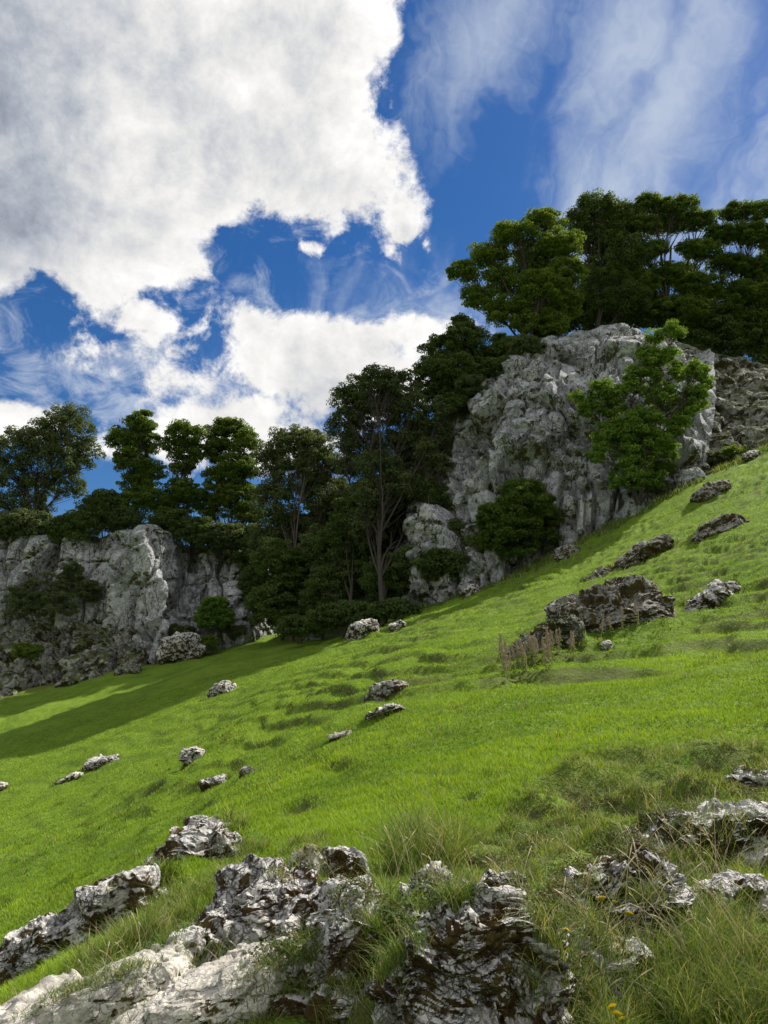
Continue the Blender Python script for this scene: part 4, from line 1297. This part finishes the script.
for (u, v, rp, n, hh_) in TALL:
    p = onground(u, min(v, 1022))
    rr_ = rp / F * p[1]
    a = rg.random(n) * 2 * pi
    q = np.sqrt(rg.random(n)) * rr_
    k = max(3, n // 45)                     # blades spring from a number of crowns
    ca_, cq = rg.random(k) * 2 * pi, np.sqrt(rg.random(k)) * rr_
    ci = rg.integers(0, k, n)
    x = p[0] + cq[ci] * np.cos(ca_[ci]) + rg.normal(size=n) * 0.02 + 0.12 * q * np.cos(a)
    y = p[1] + (cq[ci] * np.sin(ca_[ci]) + rg.normal(size=n) * 0.02 + 0.12 * q * np.sin(a)) * 1.1
    kk = ~in_rock(x, y, 0.7)
    x, y = x[kk], y[kk]
    n = len(x)
    z = terrain(x, y)
    lean = 0.25 + 0.9 * rg.random(n) ** 1.3
    h = hh_ * (0.74 if u > 560 and v > 860 else 1.0) * (0.5 + 0.9 * rg.random(n)) * (0.8 + 0.4 * rg.random(k)[ci[kk]])
    ldir = rg.random(n) * 2 * pi
    dry = (rg.random(n) < 0.27) * (0.4 + 0.6 * rg.random(n))
    blades(tg, x, y, z, h, np.maximum(0.0028, 0.0009 * y) * (0.6 + 0.7 * rg.random(n)), rg, 4, lean, np.clip(rg.random(n) * 0.6 + 0.4 * rg.random(k)[ci[kk]], 0, 1), dry, ldir)
# turf and straw rooted in the joints of the near rocks
from mathutils.bvhtree import BVHTree
bv, bp, k = [], [], 0
for o_ in list(bpy.data.objects):
    if o_.type == 'MESH' and o_.parent is None and o_.get('category') in ('outcrop', 'boulder', 'rock slab') and o_.location.y < 8:
        me = o_.data
        co = np.empty(len(me.vertices) * 3, np.float32)
        me.vertices.foreach_get('co', co)
        co = co.reshape(-1, 3) + np.array(o_.location)
        f = np.empty(len(me.loops), np.int32)
        me.loops.foreach_get('vertex_index', f)
        bv.append(co)
        bp.append(f.reshape(-1, 4) + k)
        k += len(co)
BVH = BVHTree.FromPolygons([tuple(c) for c in np.concatenate(bv).tolist()], np.concatenate(bp).tolist())


def drop(x, y):
    """height of rock or turf under a point"""
    zt_ = terrain(x, y)
    out = zt_.copy()
    for i, (a_, b_) in enumerate(zip(x, y)):
        h_ = BVH.ray_cast(Vector((a_, b_, 3.0)), Vector((0, 0, -1)))
        if h_[0] is not None:
            out[i] = max(out[i], h_[0].z)
    return out


def face(u, v):
    """first rock or turf surface along a sight line"""
    ax, az_ = ray(u, v)
    Yt = hit(u, min(v, 1023))
    d = Vector((ax, 1, az_))
    h_ = BVH.ray_cast(Vector((0, 0, 0)), d.normalized())
    if h_[0] is not None and h_[0].y < Yt:
        return np.array(h_[0])
    return pt(u, v, Yt)


for (u, v, rp, n, hh_, dr_) in ((455, 908, 14, 260, 0.10, 0.2), (462, 898, 12, 160, 0.08, 0.3), (378, 935, 16, 260, 0.09, 0.25), (372, 958, 14, 200, 0.10, 0.2), (440, 885, 16, 160, 0.08, 0.3),
                               (520, 884, 18, 200, 0.07, 0.45), (552, 893, 14, 160, 0.07, 0.4), (300, 862, 16, 260, 0.06, 0.7), (316, 858, 14, 200, 0.06, 0.7), (400, 975, 16, 240, 0.12, 0.2),
                               (345, 995, 18, 200, 0.08, 0.3), (305, 985, 22, 360, 0.08, 0.2), (265, 1005, 24, 360, 0.07, 0.3), (395, 1012, 22, 260, 0.12, 0.25),
                               (280, 880, 10, 120, 0.06, 0.5), (215, 880, 12, 160, 0.06, 0.4), (590, 890, 16, 200, 0.08, 0.4), (650, 915, 20, 260, 0.14, 0.3), (560, 960, 22, 320, 0.14, 0.35),
                               (540, 985, 22, 260, 0.13, 0.3), (600, 950, 24, 320, 0.18, 0.35), (690, 850, 26, 260, 0.10, 0.3), (740, 855, 26, 300, 0.13, 0.3), (90, 985, 30, 420, 0.06, 0.3),
                               (130, 970, 26, 300, 0.06, 0.25), (50, 1000, 26, 240, 0.05, 0.3), (170, 940, 14, 120, 0.07, 0.2), (110, 900, 12, 120, 0.05, 0.4), (160, 880, 12, 120, 0.06, 0.3),
                               (480, 1010, 12, 80, 0.09, 0.3), (500, 930, 8, 60, 0.06, 0.4), (420, 945, 10, 90, 0.08, 0.2)):
    q = face(u, v)
    rr_ = rp / F * q[1]
    x = q[0] + rg.normal(size=n) * rr_ * 0.55
    y = q[1] + 0.01 + rg.normal(size=n) * rr_ * 0.35
    z = drop(x, y)
    kk = np.abs(z - q[2]) < rr_ * 1.6
    x, y, z = x[kk], y[kk], z[kk]
    n = len(x)
    if n:
        blades(tg, x, y, z, hh_ * (0.5 + 0.8 * rg.random(n)), 0.0024 * (0.7 + 0.7 * rg.random(n)), rg, 4, 0.3 + 0.9 * rg.random(n), rg.random(n), (rg.random(n) < dr_) * (0.5 + 0.5 * rg.random(n)))
# tussocks in the far turf
x, y, r = scatter_polar(1500, 7, 34, 33, rg)
kk = (~in_rock(x, y, 1.1)) & (fbm(np.stack([x, y, 0 * x], 1) / 5, 3, 131) > 0.05)
n = 16
cx, cy, rr_ = np.repeat(x[kk], n), np.repeat(y[kk], n), np.repeat(r[kk], n)
xx, yy = cx + rg.normal(size=len(cx)) * 0.07, cy + rg.normal(size=len(cx)) * 0.07
m_ = len(cx)
blades(tg, xx, yy, terrain(xx, yy), (0.09 + 0.10 * rg.random(m_)) * (0.8 + 0.01 * rr_), np.maximum(0.004, 0.0009 * rr_), rg, 2, 0.3 + 0.6 * rg.random(m_),
       np.clip(0.3 + 0.5 * rg.random(m_), 0, 1), (rg.random(m_) < 0.15) * 0.7)
# grass left long where sheep cannot reach, tight round every stone
for (cx, cy, a_, b_, c_, s2) in FOOT:
    dist = math.hypot(cx, cy)
    if dist > 66:
        continue
    n = int(np.clip(900 * (a_ + b_) / max(1.0, dist / 12), 90, 1400))
    th = rg.random(n) * 2 * pi
    k1 = 1.12 + 0.35 * rg.random(n) ** 2
    xx, yy = a_ * k1 * np.cos(th), b_ * k1 * np.sin(th)
    xx, yy = cx + xx * c_ - yy * s2, cy + xx * s2 + yy * c_
    hh_ = (0.07 + 0.11 * rg.random(n)) * (1 + 0.02 * dist)
    blades(tg, xx, yy, terrain(xx, yy), hh_, np.full(n, max(0.003, 0.0011 * dist)), rg, 3 if dist < 9 else 2, 0.3 + 0.7 * rg.random(n), rg.random(n), (rg.random(n) < 0.22) * rg.random(n))
# rank grass in the shade along the foot of the high cliff
n = 16000
uu = rg.random(n)
fx = np.interp(uu * 10, np.arange(11), np.array([pt(*s[:3])[0] for s in RIGHT]))
fy = np.interp(uu * 10, np.arange(11), np.array([pt(*s[:3])[1] for s in RIGHT]))
yy = fy + 0.8 - 4.5 * rg.random(n) ** 1.5
xx = fx + rg.normal(size=n) * 0.4
kk = fbm(np.stack([xx, yy, 0 * xx], 1) / 1.6, 2, 133) > -0.1
xx, yy = xx[kk], yy[kk]
n = len(xx)
blades(tg, xx, yy, terrain(xx, yy), 0.25 + 0.45 * rg.random(n), np.full(n, 0.06), rg, 2, 0.3 + 0.4 * rg.random(n), rg.random(n) * 0.7, (rg.random(n) < 0.2) * 0.8)
add('tall_grass', tg.mesh('tall_grass', M_TALL), kind='stuff')

# small-leaved herbs and thyme cushions between the near rocks
hb = Geo()
HERBS = [(550, 925, 26, 26, 0.9), (535, 955, 30, 30, 0.9), (640, 905, 24, 20, 0.8), (590, 870, 40, 34, 0.7), (655, 820, 50, 50, 0.7), (600, 820, 60, 60, 0.7), (700, 790, 50, 50, 0.6), (560, 800, 50, 40, 0.6), (740, 790, 40, 30, 0.8), (500, 870, 40, 30, 0.7), (640, 850, 50, 50, 0.6),
         (350, 948, 20, 8, 0.6), (290, 1005, 30, 14, 0.3), (400, 930, 20, 16, 0.15), (760, 940, 22, 20, 0.6), (480, 850, 60, 40, 0.35), (130, 960, 50, 25, 0.2),
         (70, 985, 40, 20, 0.25), (440, 1010, 20, 12, 0.3), (680, 870, 40, 24, 0.3), (560, 985, 30, 22, 0.5), (300, 855, 40, 20, 0.5), (720, 760, 40, 20, 0.35)]
for (u, v, rp, k, dp) in HERBS:
    p = onground(u, v)
    rr_ = rp / F * p[1]
    a, q = rg.random(k) * 2 * pi, np.sqrt(rg.random(k)) * rr_
    x, y = p[0] + q * np.cos(a), p[1] + q * np.sin(a)
    C = np.stack([x, y, drop(x, y) + 0.01], 1)
    leaves(hb, C, 0.03 + 0.05 * rg.random(k), 80, 0.014, rg, 0.6, 0.5 - 0.0, 0.3, dryp=dp)
add('low_herbs', hb.mesh('low_herbs', blade_mat('herb_leaves', (0.05, 0.085, 0.02), (0.13, 0.18, 0.05), (0.13, 0.075, 0.03), 0.3), smooth=False), kind='stuff')

# dried stalks in a band at the lower left of the dark outcrop
def stalk_proto():
    st, hd = Geo(), Geo()
    r_ = np.random.default_rng(3)
    tube(st, curve(np.array([0, 0, -0.05]), np.array([0.05, 0, 0.85]), 6, 0.03, r_), np.linspace(0.012, 0.006, 6), 5)
    for k in range(7):
        a = k * 2.4
        b0 = np.array([0.03 * k / 7, 0, 0.2 + 0.08 * k])
        tube(st, curve(b0, b0 + np.array([math.cos(a) * 0.11, math.sin(a) * 0.11, 0.10]), 4, 0.1, r_), np.linspace(0.006, 0.003, 4), 3)
    zc = np.linspace(0.45, 0.92, 14)
    leaves(hd, np.stack([0.05 * zc + r_.normal(size=14) * 0.015, r_.normal(size=14) * 0.015, zc], 1), 0.05 * np.linspace(1.1, 0.6, 14), 26, 0.035, r_, 1.2, 0.5)
    lv = Geo()
    zc = np.linspace(0.03, 0.5, 9)
    leaves(lv, np.stack([r_.normal(size=9) * 0.07, r_.normal(size=9) * 0.07, zc], 1), np.full(9, 0.06), 6, 0.07, r_, 0.8, 0.6)
    root = bpy.data.objects.new('dock_plant', None)
    col.objects.link(root)
    add('stem', st.mesh('stem', M_SEED), (0, 0, 0), root)
    add('seed_head', hd.mesh('seed_head', M_SEED, smooth=False), (0, 0, 0), root)
    add('foliage', lv.mesh('foliage', M_TALL, smooth=False), (0, 0, 0), root)
    return root


proto = stalk_proto()
spots = []
for i in range(34):
    u = 500 + 76 * rg.random()
    v = 676 - (u - 500) * 0.30 + rg.normal() * 5
    spots.append((u, v))
spots += [(612, 636), (624, 632), (600, 641), (636, 628)]
for i, (u, v) in enumerate(spots):
    o_ = proto if i == 0 else copy_tree(proto, (0, 0, 0), 0, 1, '')
    p = onground(u, v)
    o_.location = p
    o_.rotation_euler = (rg.normal() * 0.08, rg.normal() * 0.08, rg.random() * 6)
    s_ = 0.6 + 0.4 * rg.random()
    o_.scale = (s_, s_, s_)
    tag(o_, 'dried brown seeding stalk in the band at the lower left of the large dark outcrop' if u < 590 else 'dried stalk standing right against the foot of the large dark outcrop',
        'plant', 'dried seeding stalks by the dark outcrop')

# yellow hawkbits and one violet flower by the near rocks
def flower(name, label, u, v, Y, mat, r_px, seed):
    r_ = np.random.default_rng(seed)
    C = pt(u, v, Y)
    s_ = r_px / F * Y
    bx, by = C[0] + r_.uniform(-.04, .04), C[1] + r_.uniform(0.0, .06)
    base = np.array([bx, by, float(terrain(np.array([bx]), np.array([by]))[0])])
    root = bpy.data.objects.new(name, None)
    col.objects.link(root)
    root.location = base
    tag(root, label, 'flower', 'small yellow flowers on thin stems' if mat is M_YEL else None)
    st = Geo()
    tube(st, curve(base - np.array([0, 0, .02]), C - np.array([0, 0, s_ * .2]), 8, 0.08, r_), np.linspace(0.0022, 0.0013, 8), 6)
    add('stem', st.mesh('stem', M_STEM, base), (0, 0, 0), root)
    pg = Geo()
    tl = rot('x', -35 + r_.normal() * 12) @ rot('y', r_.normal() * 18)
    for ring, (kk_, rr2, up) in enumerate(((16, 1.0, 0.10), (12, 0.72, 0.25), (8, 0.4, 0.38))):
        for j in range(kk_):
            a = 2 * pi * (j + 0.5 * ring) / kk_
            d = np.array([math.cos(a), math.sin(a), 0])
            t_ = np.array([-math.sin(a), math.cos(a), 0])
            wv = 0.16
            Vp = np.array([d * 0.05 - t_ * 0.04, d * 0.6 * rr2 - t_ * wv + [0, 0, up * 0.7], d * rr2 - t_ * wv * 0.6 + [0, 0, up], d * rr2 + t_ * wv * 0.6 + [0, 0, up],
                           d * 0.6 * rr2 + t_ * wv + [0, 0, up * 0.7], d * 0.05 + t_ * 0.04]) * s_
            Vp = Vp @ tl.T + C
            pg.add(Vp, np.array([[0, 1, 4, 5], [1, 2, 3, 4]]))
    add('petals', pg.mesh('petals', mat, base, False), (0, 0, 0), root)
    cx_ = Geo()
    tube(cx_, [C - np.array([0, 0, s_ * 0.5]), C - np.array([0, 0, s_ * .25]), C + np.array([0, 0, s_ * .02])], np.array([0.18, 0.38, 0.3]) * s_, 8)
    add('calyx', cx_.mesh('calyx', M_STEM, base), (0, 0, 0), root)


for i, (u, v, Y, rp, lab) in enumerate(((601, 899, 3.05, 5.2, 'yellow flower highest on the left over the cracked grey rock'), (614, 902, 3.08, 3.0, 'small yellow bud flower just right of the highest left one'),
                                        (629, 914, 3.0, 5.5, 'yellow flower in front of the cracked grey rock, rightmost of the upper ones'),
                                        (566, 930, 3.0, 4.2, 'single yellow flower over the reddish herbs'),
                                        (612, 1007, 2.6, 5.0, 'yellow flower near the bottom edge, upper of the close trio'),
                                        (617, 1014, 2.58, 5.0, 'yellow flower near the bottom edge, middle of the close trio'),
                                        (622, 1020, 2.56, 5.0, 'yellow flower near the bottom edge, lowest of the close trio'))):
    flower('yellow_flower', lab, u, v, Y - (0.45 if v < 950 else 0.30), M_YEL, rp, 200 + i)
flower('violet_flower', 'single small violet flower in the grass above the three yellow ones', 618, 994, 2.35, M_PUR, 4.0, 220)

# bare seeding grass stems that arch over the near rocks
sg = Geo()
for (u, v, k, hh_) in ((620, 960, 26, 0.42), (560, 985, 14, 0.34), (670, 900, 16, 0.36), (720, 890, 20, 0.4), (470, 885, 14, 0.2), (540, 870, 18, 0.2), (410, 880, 12, 0.35), (120, 975, 14, 0.25),
                       (210, 1010, 10, 0.16), (740, 980, 18, 0.42), (640, 860, 18, 0.25), (330, 880, 10, 0.2)):
    p = onground(u, v)
    for j in range(k):
        bx, by = p[0] + rg.normal() * 0.10, p[1] + rg.normal() * 0.10
        b0 = np.array([bx, by, float(terrain(np.array([bx]), np.array([by]))[0])])
        a = rg.random() * 2 * pi
        hh2 = hh_ * (0.6 + 0.6 * rg.random())
        e = b0 + np.array([math.cos(a) * hh2 * 0.55, math.sin(a) * hh2 * 0.4, hh2 * (0.5 + 0.45 * rg.random())])
        c_ = curve(b0, e, 9, 0.0, rg, 0.16)
        tube(sg, c_, np.array([.0011, .001, .001, .0009, .0009, .0009, .0009, .0026, .0007]) * 1.1, 4)
add('seeding_grass', sg.mesh('seeding_grass', plain_mat('straw', (0.42, 0.36, 0.20), 0.7, 0.2, 30)), kind='stuff')
print('objects', len(bpy.data.objects), 'verts', sum(len(m.vertices) for m in bpy.data.meshes))
